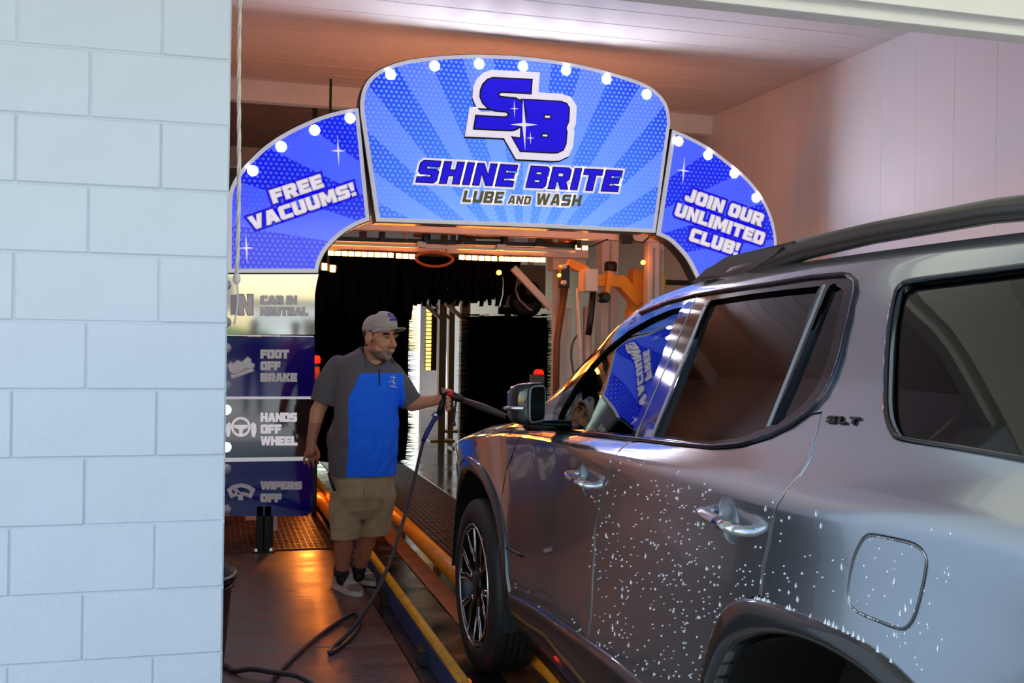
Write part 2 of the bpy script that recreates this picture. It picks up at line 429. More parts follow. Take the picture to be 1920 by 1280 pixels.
def sign_print(name, dark0, light0, dark1, light1, dots, r1):
    """printed sunburst with halftone dots, lit from behind; *0 at the centre of the burst, *1 at distance r1"""
    m = D.materials.new(name); m.use_nodes = True; nt = m.node_tree; N = nt.nodes; L = nt.links.new
    b = N['Principled BSDF']; b.inputs['Roughness'].default_value = .12; b.inputs['Base Color'].default_value = (.01, .01, .05, 1)
    def M(op, a, c=None, d=None):
        n = N.new('ShaderNodeMath'); n.operation = op
        for i, x in enumerate((a, c, d)):
            if x is None: continue
            if isinstance(x, (int, float)): n.inputs[i].default_value = x
            else: L(x, n.inputs[i])
        return n.outputs[0]
    def mixc(f, a, c):
        n = N.new('ShaderNodeMix'); n.data_type = 'RGBA'
        if isinstance(f, (int, float)): n.inputs[0].default_value = f
        else: L(f, n.inputs[0])
        for i, x in ((6, a), (7, c)):
            if isinstance(x, tuple): n.inputs[i].default_value = (*lin(x), 1)
            else: L(x, n.inputs[i])
        return n.outputs[2]
    tc = N.new('ShaderNodeTexCoord'); sx = N.new('ShaderNodeSeparateXYZ'); L(tc.outputs['Object'], sx.inputs[0])
    cx, cz = S2(980, 515)
    x = M('SUBTRACT', sx.outputs[0], cx); z = M('SUBTRACT', sx.outputs[2], cz)
    ang = M('ARCTAN2', x, z)
    per = math.radians(16.3)
    ph = M('FRACT', M('ADD', M('DIVIDE', ang, per), 40.0-math.radians(-33.5)/per+.0))
    ray_ = M('GREATER_THAN', ph, .5)
    rad = M('POWER', M('ADD', M('MULTIPLY', x, x), M('MULTIPLY', z, z)), .5)
    f = M('MINIMUM', M('DIVIDE', rad, r1), 1.0)
    base = mixc(ray_, mixc(f, light0, light1), mixc(f, dark0, dark1))
    # halftone dots on a hexagonal lattice
    p = .036
    def lat(ox, oz):
        a = M('SUBTRACT', M('FRACT', M('ADD', M('DIVIDE', sx.outputs[0], p), ox)), .5)
        c = M('MULTIPLY', M('SUBTRACT', M('FRACT', M('ADD', M('DIVIDE', sx.outputs[2], p*1.732), oz)), .5), 1.732)
        return M('ADD', M('MULTIPLY', a, a), M('MULTIPLY', c, c))
    d2 = M('MINIMUM', lat(20.0, 20.0), lat(20.5, 20.5))
    dot = N.new('ShaderNodeMapRange'); dot.inputs['From Min'].default_value = .34**2; dot.inputs['From Max'].default_value = .24**2
    dot.inputs['To Min'].default_value = 0; dot.inputs['To Max'].default_value = .75
    L(d2, dot.inputs[0])
    col = mixc(dot.outputs[0], base, dots)
    L(col, b.inputs['Emission Color']); b.inputs['Emission Strength'].default_value = .82
    L(col, b.inputs['Base Color'])
    return m
m_print_mid = sign_print('sunburst_print', (100, 165, 250), (132, 188, 255), (22, 52, 216), (84, 108, 248), (104, 160, 255), 1.75)
m_print_wing = sign_print('sunburst_print_deep', (30, 60, 235), (90, 130, 255), (4, 0, 205), (58, 70, 246), (70, 98, 255), 2.3)

arch = tag(empty('entrance_arch', (S2(960, 420)[0], YS, 0)), 'blue illuminated arch with sunburst print over the tunnel mouth, made of three panels', 'arch sign')
def sign_panel(px, m_face, depth=.16, fr=.028):
    out = [S2(u, v) for u, v in px]
    bm = bmesh.new(); prism(bm, [Vector((x, YS, z)) for x, z in out], Vector((0, depth, 0)), 0, 1)
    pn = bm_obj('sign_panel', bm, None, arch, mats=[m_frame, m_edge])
    big = inset(out, -.008)                                   # black edge band behind the frame
    bm = bmesh.new(); prism(bm, [Vector((x, YS+.02, z)) for x, z in big], Vector((0, depth-.03, 0)))
    bm_obj('edge_band', bm, m_edge, pn)
    inn = inset(out, fr)
    bm = bmesh.new(); prism(bm, [Vector((x, YS-.004, z)) for x, z in inn], Vector((0, .008, 0)))
    bm_obj('printed_face', bm, m_face, pn)
    return pn, out
def bulbs(pn, px, r=.036):
    for u, v in px:
        bm = bmesh.new(); c = S3(u, v, .004)
        lathe(bm, [(r, 0), (r*.99, -.0015), (r*.9, -.002), (.001, -.0022)], c, 'Y', 20)
        bm_obj('bulb', bm, m_bulb, pn)
def star(pn, cu, cv, ru, rv, tilt=0., name='star', lift=.0075, m=None):
    c = S3(cu, cv, lift); sc_ = (P(cu+10, cv, Y=YS)-P(cu, cv, Y=YS)).length/10
    k = .09; pts = []
    for i in range(8):
        a = math.pi/4*i; q = (0, 1) if i == 2 else None
        R = {0: ru, 4: ru, 2: rv, 6: rv}.get(i, min(ru, rv)*.17)
        xx, zz = R*math.cos(a)*sc_, R*math.sin(a)*sc_
        pts.append(c+Vector((xx*math.cos(tilt)-zz*math.sin(tilt), 0, xx*math.sin(tilt)+zz*math.cos(tilt))))
    bm = bmesh.new(); bm.faces.new([bm.verts.new(p) for p in pts])
    return bm_obj(name, bm, m or m_ink_white, pn)
# middle panel
top = spline2([(677, 215), (676, 190), (682, 163), (697, 142), (722, 126), (768, 112), (850, 103.5), (925, 103), (1000, 108), (1080, 120), (1150, 137), (1204, 155), (1233, 173), (1251, 197), (1257, 228)], 4)
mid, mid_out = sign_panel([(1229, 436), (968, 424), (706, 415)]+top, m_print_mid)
bulbs(mid, [(732, 140), (815, 124), (898, 120), (980, 124), (1061, 132), (1137, 149), (1212, 177)])
# left wing
lw = spline2([(672, 202), (645, 206), (607, 216), (570, 231), (532, 250), (495, 275), (467, 301), (448, 323), (435, 345), (429, 365), (427, 400)], 3)
inner = spline2([(596, 511), (600, 492), (610, 472), (626, 453), (646, 436), (670, 422), (693, 413)], 4)
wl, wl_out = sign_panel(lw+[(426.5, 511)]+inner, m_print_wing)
bulbs(wl, [(656, 222), (590, 244), (527, 275), (474, 320)])
# right wing, mirrored along its hidden foot
rw = spline2([(1262, 243), (1295, 257), (1331, 277), (1367, 304), (1403, 335), (1428, 367), (1446, 403), (1455, 439), (1457, 470)], 3)
rin = spline2([(1322, 562), (1316, 540), (1306, 519), (1287, 484), (1258, 453), (1232, 440)], 4)
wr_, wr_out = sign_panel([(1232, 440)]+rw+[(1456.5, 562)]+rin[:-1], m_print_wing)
bulbs(wr_, [(1272, 265), (1327, 291), (1376, 325), (1417, 371)])
# sparkles
star(wl, 634, 283, 14, 29, .06); star(wl, 462, 465, 15, 30, .06)
star(wr_, 1281, 320, 13, 25, -.05)
# wordmarks
def px_text(pn, s, o, e, t, layers, **k):
    return lettering('lettering', s, S3(*o), S3(*e), S3(*t), NS, layers, pn, **k)
blue_lay = [(1.35, .0055, m_ink_white), (.42, .0065, m_ink_black), (.0, .0075, m_ink_blue)]
px_text(mid, 'SHINE BRITE', (780, 341), (1157, 359), (790, 301), blue_lay, gap=1.7, space=5)
m_ink_olive = mat('ink_olive', (84, 84, 52), .35, emit=(88, 88, 56), estr=.5, var=.35, vscale=5)
px_text(mid, 'LUBE AND WASH', (866, 379), (1087, 387), (871, 357), [(1.5, .0055, m_ink_white), (.0, .0065, m_ink_olive)], gap=1.2, space=4, small=(5, 6, 7))
wing_lay = [(2.4, .0052, m_ink_halo), (.75, .0062, m_ink_grey), (.48, .0066, m_ink_white), (.2, .007, m_ink_grey), (0.0, .0074, m_ink_white)]
px_text(wl, 'FREE', (513, 381), (607, 350), (505, 358), wing_lay, gap=1.6)
px_text(wl, 'VACUUMS!', (473, 431), (668, 365), (465, 408), wing_lay, gap=1.6)
px_text(wr_, 'JOIN OUR', (1283, 375), (1426, 424), (1290, 353), wing_lay, gap=1.6, space=4)
px_text(wr_, 'UNLIMITED', (1264, 403), (1428, 459), (1271, 381), wing_lay, gap=1.6)
px_text(wr_, 'CLUB!', (1291, 450), (1381, 479), (1298, 428), wing_lay, gap=1.6)
# the interlocked S and B emblem, traced in crop coordinates (760,120 + c/4.267)
def C(pts): return [(760+a/4.267, 120+b/4.267) for a, b in pts]
def emblem(polys, lay):
    V, F, M = [], [], []
    for li, (off, lift, m) in enumerate(lay):
        q = [[S2(u, v) for u, v in C(p)] for p in polys]
        if off: q = [inset(q[0], -off)]+[x for x in (inset(h, off) for h in q[1:]) if off < .012]
        vv, ff = flat_fill(q); b = len(V)
        V += [Vector((x, YS-lift, z)) for x, z in vv]; F += [tuple(b+i for i in f) for f in ff]; M += [li]*len(ff)
    return mesh_obj('emblem', V, F, None, mid, mats=[l[2] for l in lay], fmat=M)
Sp = [(1005, 132), (997, 232), (770, 220), (745, 228), (738, 245), (748, 264), (775, 270), (880, 280), (925, 305), (950, 345), (960, 400), (950, 455), (920, 495), (880, 520), (850, 528), (553, 515), (568, 420), (790, 432), (815, 428), (828, 410), (822, 388), (800, 378), (720, 372), (660, 348), (622, 310), (602, 262), (606, 210), (625, 165), (660, 130), (700, 117)]
Bp = [[(930, 288), (1240, 305), (1285, 320), (1306, 355), (1300, 460), (1278, 510), (1287, 545), (1278, 640), (1258, 685), (1215, 706), (1175, 708), (920, 695), (860, 590), (925, 600)], [(1108, 402), (1168, 405), (1163, 444), (1102, 440)], [(1090, 552), (1148, 556), (1142, 592), (1084, 588)]]
shadow_m = m_ink_black
for hole in ([(735, 215), (1012, 232), (1005, 300), (755, 285)], [(560, 385), (840, 378), (840, 440), (560, 428)], [(830, 520), (935, 500), (935, 610), (850, 605)]): emblem([hole], [(0, .0058, m_ink_white)])
emblem([[(x-6, y+14) for x, y in Bp[0]]], [(.062, .0048, shadow_m)]); emblem([[(x-6, y+14) for x, y in Sp]], [(.062, .0048, shadow_m)])
emblem([Bp[0]], [(.062, .0054, m_ink_white)]); emblem([Sp], [(.062, .0056, m_ink_white)])
emblem(Bp, [(.010, .0062, m_ink_black), (0, .0068, m_ink_blue)])
emblem([Sp], [(.012, .0072, m_ink_black), (0, .0078, m_ink_blue)])
star(mid, 982, 234, 25, 46, .06, lift=.0085); star(mid, 964, 204, 9, 16, .05, lift=.0085); star(mid, 994, 259, 8, 12, .05, lift=.0085)

# ------------------------------------------------------------------ instruction board under the left wing
board = tag(empty('instruction_board', (S2(500, 740)[0], YS, 0)), 'tall navy and mirror instruction board with four panels below the left wing of the arch', 'sign board')
def mirror_panel(name, col, fac):
    m = D.materials.new(name); m.use_nodes = True; nt = m.node_tree; b = nt.nodes['Principled BSDF']
    b.inputs['Base Color'].default_value = (*lin(col), 1); b.inputs['Roughness'].default_value = .05
    b.inputs['Specular IOR Level'].default_value = 1.0; b.inputs['IOR'].default_value = fac
    return m
m_navy = mirror_panel('glossy_navy_acrylic', (14, 6, 120), 1.42)
m_blackp = mirror_panel('glossy_black_acrylic', (8, 8, 12), 2.9)
m_blackq = mirror_panel('glossy_black_acrylic_low', (8, 8, 12), 1.75)
m_pale = mat('ink_pale', (232, 230, 232), .5)
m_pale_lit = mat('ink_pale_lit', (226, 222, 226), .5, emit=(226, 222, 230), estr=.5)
m_pearl = mat('pearl_dome', (196, 200, 204), .12, spec=.8)
edge = lambda v: 590+8*max(0, (560-v)/48)**1.6
panels = []
for i, (v0, v1, m) in enumerate(((514, 627, m_blackp), (632, 743, m_navy), (748, 858, m_blackq), (863, 967, m_navy))):
    xl = 420
    if i < 3: px = [(xl, v0)]+[(edge(v0+(v1-v0)*k/6), v0+(v1-v0)*k/6) for k in range(7)]+[(xl, v1)]
    else:
        px = [(xl, v0), (586, v0), (586, v1-16), (583, v1-6), (576, v1-1), (568, v1), (434, v1), (426, v1-3), (xl, v1-10)]
    bm = bmesh.new(); prism(bm, [Vector((S2(u, v)[0], YS, S2(u, v)[1])) for u, v in px], Vector((0, .05, 0)))
    panels.append(bm_obj('panel', bm, m, board))
for v in (629.5, 745.5, 860.5):
    a, b = S2(420, v-2.3), S2(588, v+2.3)
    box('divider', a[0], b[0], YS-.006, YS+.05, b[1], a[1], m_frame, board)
for pn, words in ((0, (('CAR IN', 489, 556, 569.5, 555), ('NEUTRAL', 489, 577, 591, 576.5))), (1, (('FOOT', 489, 541, 671, 656), ('OFF', 489, 525, 693, 678), ('BRAKE', 489, 556, 714.5, 700))),
                  (2, (('HANDS', 489, 556, 790, 774), ('OFF', 489, 527, 812, 796), ('WHEEL', 489, 557, 834, 818))), (3, (('WIPERS', 489, 565, 916.5, 903), ('OFF', 489, 527, 940, 926)))):
    for s, u0, u1, vb, vt in words:
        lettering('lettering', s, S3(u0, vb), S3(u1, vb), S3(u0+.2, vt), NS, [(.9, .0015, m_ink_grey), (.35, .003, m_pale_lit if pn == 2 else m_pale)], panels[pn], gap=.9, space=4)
    v0 = (514, 632, 748, 863)[pn]
    for dv in ((20, 90) if pn < 3 else (16, 92)):
        bm = bmesh.new(); lathe(bm, [(.036, 0), (.034, -.01), (.024, -.024), (.01, -.031), (.001, -.032)], S3(424, v0+dv), 'Y', 16)
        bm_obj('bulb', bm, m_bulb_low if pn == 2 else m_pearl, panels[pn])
def icon(pn, polys, lay=None):
    V, F, M = [], [], []
    for li, (off, lift, m) in enumerate(lay or [(.008, .0015, m_ink_grey), (0, .003, m_pale)]):
        q = [[S2(u, v) for u, v in p] for p in polys]
        if off: q = [inset(q[0], -off)]+[inset(h, off*.4) for h in q[1:]]
        vv, ff = flat_fill(q); b = len(V)
        V += [Vector((x, YS-lift, z)) for x, z in vv]; F += [tuple(b+i for i in f) for f in ff]; M += [li]*len(ff)
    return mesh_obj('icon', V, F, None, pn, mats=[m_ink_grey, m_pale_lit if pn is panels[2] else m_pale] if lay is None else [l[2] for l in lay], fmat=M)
def K(pts): return [(420+a/3.555, 500+b/3.555) for a, b in pts]
def circ(cx, cy, r, n=24, a0=0, a1=360): return [(cx+r*math.cos(math.radians(a0+(a1-a0)*i/n)), cy+r*math.sin(math.radians(a0+(a1-a0)*i/n))) for i in range(n)]
icon(panels[0], [K([(46, 188), (92, 188), (92, 318), (46, 318)])], [(.004, .0015, m_pale), (0, .003, m_ink_grey)])
icon(panels[0], [K([(100, 318), (100, 188), (128, 188), (158, 262), (158, 188), (190, 188), (190, 318), (160, 318), (130, 245), (130, 318)])])
icon(panels[1], [K([(28, 655), (46, 640), (62, 650), (90, 628), (120, 640), (158, 606), (174, 618), (176, 640), (198, 652), (196, 668), (170, 676), (150, 668), (120, 690), (96, 704), (60, 712), (40, 690)])])
icon(panels[1], [K([(50, 724), (186, 676), (194, 690), (56, 740)])])
icon(panels[2], [K(circ(112, 1066, 66)), K(circ(112, 1066, 50)[::-1])])
icon(panels[2], [K([(66, 1052), (158, 1052), (160, 1072), (128, 1082), (122, 1118), (102, 1118), (98, 1082), (64, 1072)])])
icon(panels[2], [K([(14, 1052), (34, 1034), (46, 1046), (44, 1100), (36, 1132), (20, 1132), (12, 1096)])])
icon(panels[2], [K([(214, 1052), (194, 1034), (180, 1046), (180, 1100), (190, 1134), (206, 1134), (216, 1096)])])
def K2(pts): return [(420+a/2.909, 840+b/2.909) for a, b in pts]
icon(panels[3], [K2([(22, 226), (50, 206), (92, 197), (134, 206), (164, 226), (146, 266), (118, 254), (92, 250), (66, 254), (40, 266)]), K2([(40, 232), (60, 218), (92, 210), (124, 218), (146, 232), (138, 250), (116, 243), (92, 240), (68, 243), (48, 250)][::-1])])
icon(panels[3], [K2([(58, 224), (66, 222), (98, 262), (98, 278), (84, 278), (80, 258)])])
m_leg = mat('black_steel_leg', (16, 16, 18), .3, metal=.4)
zb = S2(493, 962)[1]
for u in (487, 502):
    x = S2(u, 1000)[0]; lg = box('leg', x-.024, x+.024, YS+.0, YS+.05, .012, zb+.05, m_leg, board, bev=.003)
x = S2(494, 1000)[0]; box('base_plate', x-.075, x+.075, YS-.05, YS+.1, 0, .012, m_leg, board)
for dx in (-.05, .05): 
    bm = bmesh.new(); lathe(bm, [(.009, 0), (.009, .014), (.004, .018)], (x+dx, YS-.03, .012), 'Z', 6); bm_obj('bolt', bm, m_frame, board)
# arch posts behind the panels (right one is hidden by the car)
for xx in (S2(505, 740)[0], wr_out[-1][0]+.5):
    box('post', xx-.05, xx+.05, YS+.17, YS+.25, 0, 2.4, m_leg, arch)
# ================================================================== the car
XS = 1.115; HW = .955; XC = XS+HW; ZG = .04
YFW, YRW = 4.58, 1.72; ZWH = ZG+.378
def tab(*p):
    xs = np.array([a for a, b in p]); ys = np.array([b for a, b in p]); o = np.argsort(xs); xs, ys = xs[o], ys[o]
    # monotone cubic interpolation
    h = np.diff(xs); dl = np.diff(ys)/h; m = np.zeros(len(xs)); m[0], m[-1] = dl[0], dl[-1]
    for i in range(1, len(xs)-1):
        if dl[i-1]*dl[i] > 0: m[i] = 2*dl[i-1]*dl[i]/(dl[i-1]+dl[i])
    def f(x):
        i = int(np.clip(np.searchsorted(xs, x)-1, 0, len(xs)-2)); t = min(1, max(0, (x-xs[i])/h[i]))
        return float((2*t**3-3*t*t+1)*ys[i]+(t**3-2*t*t+t)*h[i]*m[i]+(-2*t**3+3*t*t)*ys[i+1]+(t**3-t*t)*h[i]*m[i+1])
    return f
fH = tab((5.52, .55), (5.49, .66), (5.40, .78), (5.27, .86), (5.0, .915), (4.58, .942), (4.4, .935), (4.15, .912), (3.8, .915), (3.4, .934), (3.0, .948), (2.4, .955), (1.72, .955), (1.2, .945), (.9, .92), (.75, .86), (.68, .75))
fZb = tab((5.52, .38), (5.3, .30), (5.0, .27), (3, .26), (1.2, .28), (.9, .34), (.68, .45))
fZcr = tab((5.52, .78), (5.4, .88), (5.2, .96), (4.9, 1.02), (4.58, 1.06), (4.2, 1.11), (3.6, 1.15), (2.86, 1.175), (2.0, 1.18), (1.26, 1.22), (.9, 1.22), (.75, 1.1), (.68, .9))
fZbe = tab((5.52, .83), (5.4, .935), (5.2, 1.015), (4.9, 1.07), (4.58, 1.105), (4.2, 1.15), (3.9, 1.175), (3.6, 1.195), (2.83, 1.235), (2.3, 1.265), (1.7, 1.285), (1.2, 1.30), (.9, 1.30), (.75, 1.2), (.68, .95))
fZr = tab((5.52, .86), (5.4, .96), (5.2, 1.035), (4.9, 1.095), (4.58, 1.13), (4.3, 1.175), (4.18, 1.215), (4.05, 1.29), (3.9, 1.40), (3.75, 1.50), (3.66, 1.562), (3.55, 1.615), (3.43, 1.65), (3.2, 1.683), (2.93, 1.703), (2.43, 1.722), (1.66, 1.73), (1.1, 1.70), (.85, 1.6), (.74, 1.32), (.68, 1.0))
fIr = tab((5.52, .24), (5.2, .20), (4.9, .17), (4.4, .145), (4.15, .15), (3.9, .22), (3.75, .262), (3.66, .29), (3.55, .312), (3.43, .328), (3.2, .342), (2.43, .352), (1.1, .36), (.68, .34))
fCr = tab((5.52, .03), (4.9, .05), (4.5, .06), (4.2, .10), (4.0, .14), (3.8, .13), (3.5, .07), (3.2, .042), (2.5, .04), (.9, .04), (.68, .03))
SIDE = [(0, .13), (.05, .075), (.12, .045), (.22, .024), (.35, .012), (.5, .016), (.65, .020), (.8, .017), (.92, .009), (.975, .002), (1, 0)]
fside = tab(*SIDE)
def taper(Y): return .066*min(1., max(0., (Y-2.1)/1.6))**1.3
def ring(Y, ins=0.):
    """right half of the section (x from the centre line outwards is positive), bottom to top"""
    H, zb, zc, ze, zr, ir, cr = fH(Y), fZb(Y), fZcr(Y), fZbe(Y), fZr(Y), fIr(Y), fCr(Y)
    p = [(0, zb), (H*.5, zb)]
    for t in (0, .04, .09, .16, .25, .35, .45, .55, .65, .75, .84, .91, .96, .99, 1.0): p.append((H-fside(t), zb+(zc-zb)*t))
    for t in (.12, .35, .65, 1.0): p.append((H-(.05+taper(Y)*.8)*t**1.5, zc+(ze-zc)*t))
    xb, xr = H-.05-taper(Y)*.8, HW-ir-(HW-H)*.6-taper(Y)*.3
    for k in range(1, 11):
        t = k/10; x = xb+(xr-xb)*(.76*t**1.05+.24*t**7); z = ze+(zr-ze)*t
        p.append((x, z))
    for k in range(1, 9):
        t = k/8; x = xr*(1-t); z = zr+cr*(1-(1-t)**2.6)
        p.append((x, z))
    if ins:
        zm = .8
        q = []
        for i, (x, z) in enumerate(p):
            a = p[max(0, i-1)]; b = p[min(len(p)-1, i+1)]; dx, dz = b[0]-a[0], b[1]-a[1]; l = math.hypot(dx, dz) or 1
            q.append((max(0, x-dz/l*ins) if 0 < i < len(p)-1 else 0, z+dx/l*ins if i < len(p)-1 else z-ins))
        p = q
    return p
def loft(ins=0., y0=.68, y1=5.52, n=121, zmin=None):
    rows = []
    for i in range(n):
        Y = y0+(y1-y0)*i/(n-1); r = ring(Y, ins)
        if zmin: r = [(0, zmin), (r[13][0], zmin)]+r[13:]
        rows.append([(XC-x, Y, z) for x, z in r]+[(XC+x, Y, z) for x, z in r[-2:0:-1]])
    V = [v for r in rows for v in r]; k = len(rows[0]); F = []
    for i in range(n-1):
        for j in range(k): F.append((i*k+j, i*k+(j+1) % k, (i+1)*k+(j+1) % k, (i+1)*k+j))
    F.append(tuple(range(k-1, -1, -1))); F.append(tuple((n-1)*k+j for j in range(k)))
    me = D.meshes.new('loft'); me.from_pydata(V, [], F); me.update()
    bm = bmesh.new(); bm.from_mesh(me); bmesh.ops.remove_doubles(bm, verts=bm.verts, dist=1e-5); bmesh.ops.recalc_face_normals(bm, faces=bm.faces); bm.to_mesh(me); bm.free()
    return me
def xside(Y, z):
    """x of the left flank at (Y, z)"""
    r = ring(Y)[2:-8]
    for a, b in zip(r, r[1:]):
        if a[1] <= z <= b[1]: return XC-(a[0]+(b[0]-a[0])*(z-a[1])/max(1e-6, b[1]-a[1]))
    return XC-r[-1][0]
NU = Vector((1, 0, -.50)); DU = XS+.047-.50*1.235
def surf(u, v, lift=0.):                                          # the point of the flank behind a pixel, found by iteration
    p = P(u, v, n=NU, d=DU)
    for _ in range(8): p = P(u, v, X=.5*p.x+.5*(xside(min(5.4, max(.75, p.y)), p.z)-lift))
    return p
def up(u, v): p = surf(u, v); return (p.y, p.z)
def lo(u, v):                                                     # on the flank below the belt
    p = P(u, v, X=XS+.01)
    for _ in range(3): p = P(u, v, X=xside(p.y, p.z))
    return (p.y, p.z)
def yz_prism(poly, x0, x1):
    bm = bmesh.new(); prism(bm, [Vector((x0, y, z)) for y, z in poly], Vector((x1-x0, 0, 0))); bmesh.ops.recalc_face_normals(bm, faces=bm.faces)
    me = D.meshes.new('pr'); bm.to_mesh(me); bm.free(); return me
def finish(name, me, m, parent, ang=32):
    for p in me.polygons: p.use_smooth = True
    me.set_sharp_from_angle(angle=math.radians(ang)); me.materials.clear()
    for p in me.polygons: p.material_index = 0
    return obj_me(name, me, m, parent)
m_paint = mat('wet_grey_metallic_paint', (188, 194, 203), .16, metal=.92, coat=1.0, bevel=.004)
m_gloss = mat('gloss_black_trim', (8, 7, 8), .08, coat=.6)
m_clad = mat('black_plastic_cladding', (24, 24, 26), .3, bump=.05, bscale=160, coat=.9)
m_chrome = mat('bright_chrome', (205, 206, 208), .12, metal=1.0)
m_steelgrey = mat('grey_rubber_strip', (120, 128, 134), .35)
m_cabin = mat('cabin_trim', (24, 24, 25), .7)
m_rubber = mat('tyre_rubber', (20, 20, 21), .6, bump=.15, bscale=90)
m_alloy_dark = mat('alloy_dark', (24, 24, 26), .3, metal=.5)
m_alloy = mat('alloy_machined', (200, 196, 196), .22, metal=1.0)
def glass(name, tint, base):
    m = D.materials.new(name); m.use_nodes = True; nt = m.node_tree; nt.nodes.clear(); L = nt.links.new
    out = nt.nodes.new('ShaderNodeOutputMaterial'); mx = nt.nodes.new('ShaderNodeMixShader'); tr = nt.nodes.new('ShaderNodeBsdfTransparent'); gl = nt.nodes.new('ShaderNodeBsdfGlossy')
    tr.inputs[0].default_value = (*tint, 1); gl.inputs['Roughness'].default_value = .0; gl.inputs[0].default_value = (.95, .95, .95, 1)
    ge = nt.nodes.new('ShaderNodeNewGeometry'); dt = nt.nodes.new('ShaderNodeVectorMath'); dt.operation = 'DOT_PRODUCT'
    L(ge.outputs['Normal'], dt.inputs[0]); L(ge.outputs['Incoming'], dt.inputs[1])
    def M(op, a, b):
        n = nt.nodes.new('ShaderNodeMath'); n.operation = op
        for k_, x in enumerate((a, b)):
            if isinstance(x, (int, float)): n.inputs[k_].default_value = x
            else: L(x, n.inputs[k_])
        return n.outputs[0]
    fr = M('ADD', M('MULTIPLY', M('POWER', M('SUBTRACT', 1.0, M('ABSOLUTE', dt.outputs['Value'], 0.)), 5.0), 1.0-base), base)   # Schlick reflectance
    L(fr, mx.inputs[0]); L(tr.outputs[0], mx.inputs[1]); L(gl.outputs[0], mx.inputs[2]); L(mx.outputs[0], out.inputs[0])
    return m
m_glass = glass('door_glass', (.55, .72, .70), .09)
m_privacy = glass('privacy_glass', (.2, .18, .18), .06)

car = tag(empty('suv_car', (XC, (YFW+YRW)/2, ZG)), 'grey metallic sport utility car with black window trim, wet and dripping, on the conveyor', 'car')
full = loft()
glass_o, glass_i = loft(.012), loft(.017)
cabin = loft(.075, .82, 4.02, 60, zmin=1.0)
# outlines read off the photograph, as (Y, Z) on the flank
dlo = [up(*q) for q in ((1024, 803), (1100, 811), (1180, 820), (1260, 829), (1335, 836), (1390, 831), (1440, 816), (1482, 796), (1520, 768), (1545, 740), (1563, 705), (1575, 665), (1590, 600), (1602, 545), (1602, 528), (1594, 518), (1578, 515), (1520, 520), (1440, 533), (1370, 543), (1305, 553), (1250, 567), (1200, 587), (1160, 612), (1120, 645), (1085, 685), (1055, 733), (1037, 770))]
w_front = [up(*q) for q in ((1036, 801), (1100, 807), (1183, 815), (1210, 748), (1240, 672), (1279, 575), (1255, 581), (1218, 597), (1178, 620), (1140, 650), (1105, 686), (1077, 724), (1052, 768))]
w_rear = [up(*q) for q in ((1228, 818), (1290, 824), (1335, 827), (1385, 821), (1434, 803), (1465, 728), (1500, 640), (1538, 536), (1470, 543), (1400, 552), (1332, 563), (1300, 640), (1262, 735))]
w_quart = [up(*q) for q in spline2([(1446, 797), (1475, 782), (1505, 758), (1528, 730), (1545, 695), (1558, 650), (1572, 590), (1580, 555), (1579, 543), (1570, 537), (1556, 535), (1520, 620), (1480, 720)], 2, closed=True)]
w_back = [up(*q) for q in spline2([(1662, 770), (1662, 700), (1667, 620), (1677, 560), (1685, 540), (1700, 529), (1725, 524), (1820, 512), (1920, 499), (2000, 490), (2100, 484), (2170, 487), (2185, 520), (2190, 700), (2190, 880), (2150, 900), (2060, 890), (1920, 861), (1800, 840), (1700, 824), (1676, 812)], 3, closed=True)]
fdoor = [lo(*q) for q in ((990, 812), (968, 833), (949, 881), (941, 930), (937, 990), (934, 1103), (962, 1109), (1021, 1147), (1060, 1175), (1100, 1200), (1107, 1153), (1110, 1085), (1114, 990), (1130, 908), (1152, 856), (1178, 829))]
fdoor += [up(1180, 826), up(1100, 818), up(1024, 810)]
rdoor = [lo(*q) for q in ((1155, 856), (1133, 910), (1117, 990), (1113, 1085), (1110, 1155), (1103, 1203), (1150, 1238), (1202, 1276))]
rdoor += [(YRW+a, ZWH+b) for a, b in ((.602, .13), (.578, .29), (.505, .455), (.41, .525))]
rdoor += [lo(*q) for q in ((1424, 1115), (1429, 1062), (1446, 980), (1461, 939), (1499, 890), (1518, 856), (1529, 815))]
rdoor += [up(1538, 775), up(1520, 778), up(1482, 804), up(1440, 824), up(1390, 839), up(1335, 843), up(1260, 836), up(1184, 827)]
fuel = [lo(*q) for q in spline2([(1638, 1004), (1680, 1012), (1716, 1022), (1734, 1040), (1736, 1062), (1728, 1105), (1716, 1149), (1703, 1172), (1686, 1177), (1650, 1164), (1606, 1145), (1592, 1125), (1591, 1095), (1600, 1050), (1611, 1024), (1622, 1008)], 2, closed=True)]
ARCH_R = ([(.62, -.02), (.60, .15), (.576, .30), (.50, .46), (.40, .53), (.29, .552), (.17, .561), (.05, .566), (-.06, .565), (-.16, .548), (-.27, .50), (-.38, .41), (-.47, .28), (-.53, .12), (-.55, -.03)],
          [(.565, -.02), (.55, .15), (.525, .28), (.45, .40), (.36, .455), (.26, .492), (.15, .515), (.04, .522), (-.07, .515), (-.17, .49), (-.26, .44), (-.35, .36), (-.43, .24), (-.475, .1), (-.49, -.03)])
ARCH_F = ([(.60, -.03), (.57, .12), (.50, .32), (.40, .44), (.30, .51), (.19, .545), (.07, .555), (-.05, .548), (-.15, .525), (-.25, .465), (-.335, .375), (-.40, .28), (-.44, .18), (-.475, .05), (-.50, -.10)], None)
ARCH_F = (ARCH_F[0], [(a*.885, b*.885 if b > 0 else b) for a, b in ARCH_F[0]])
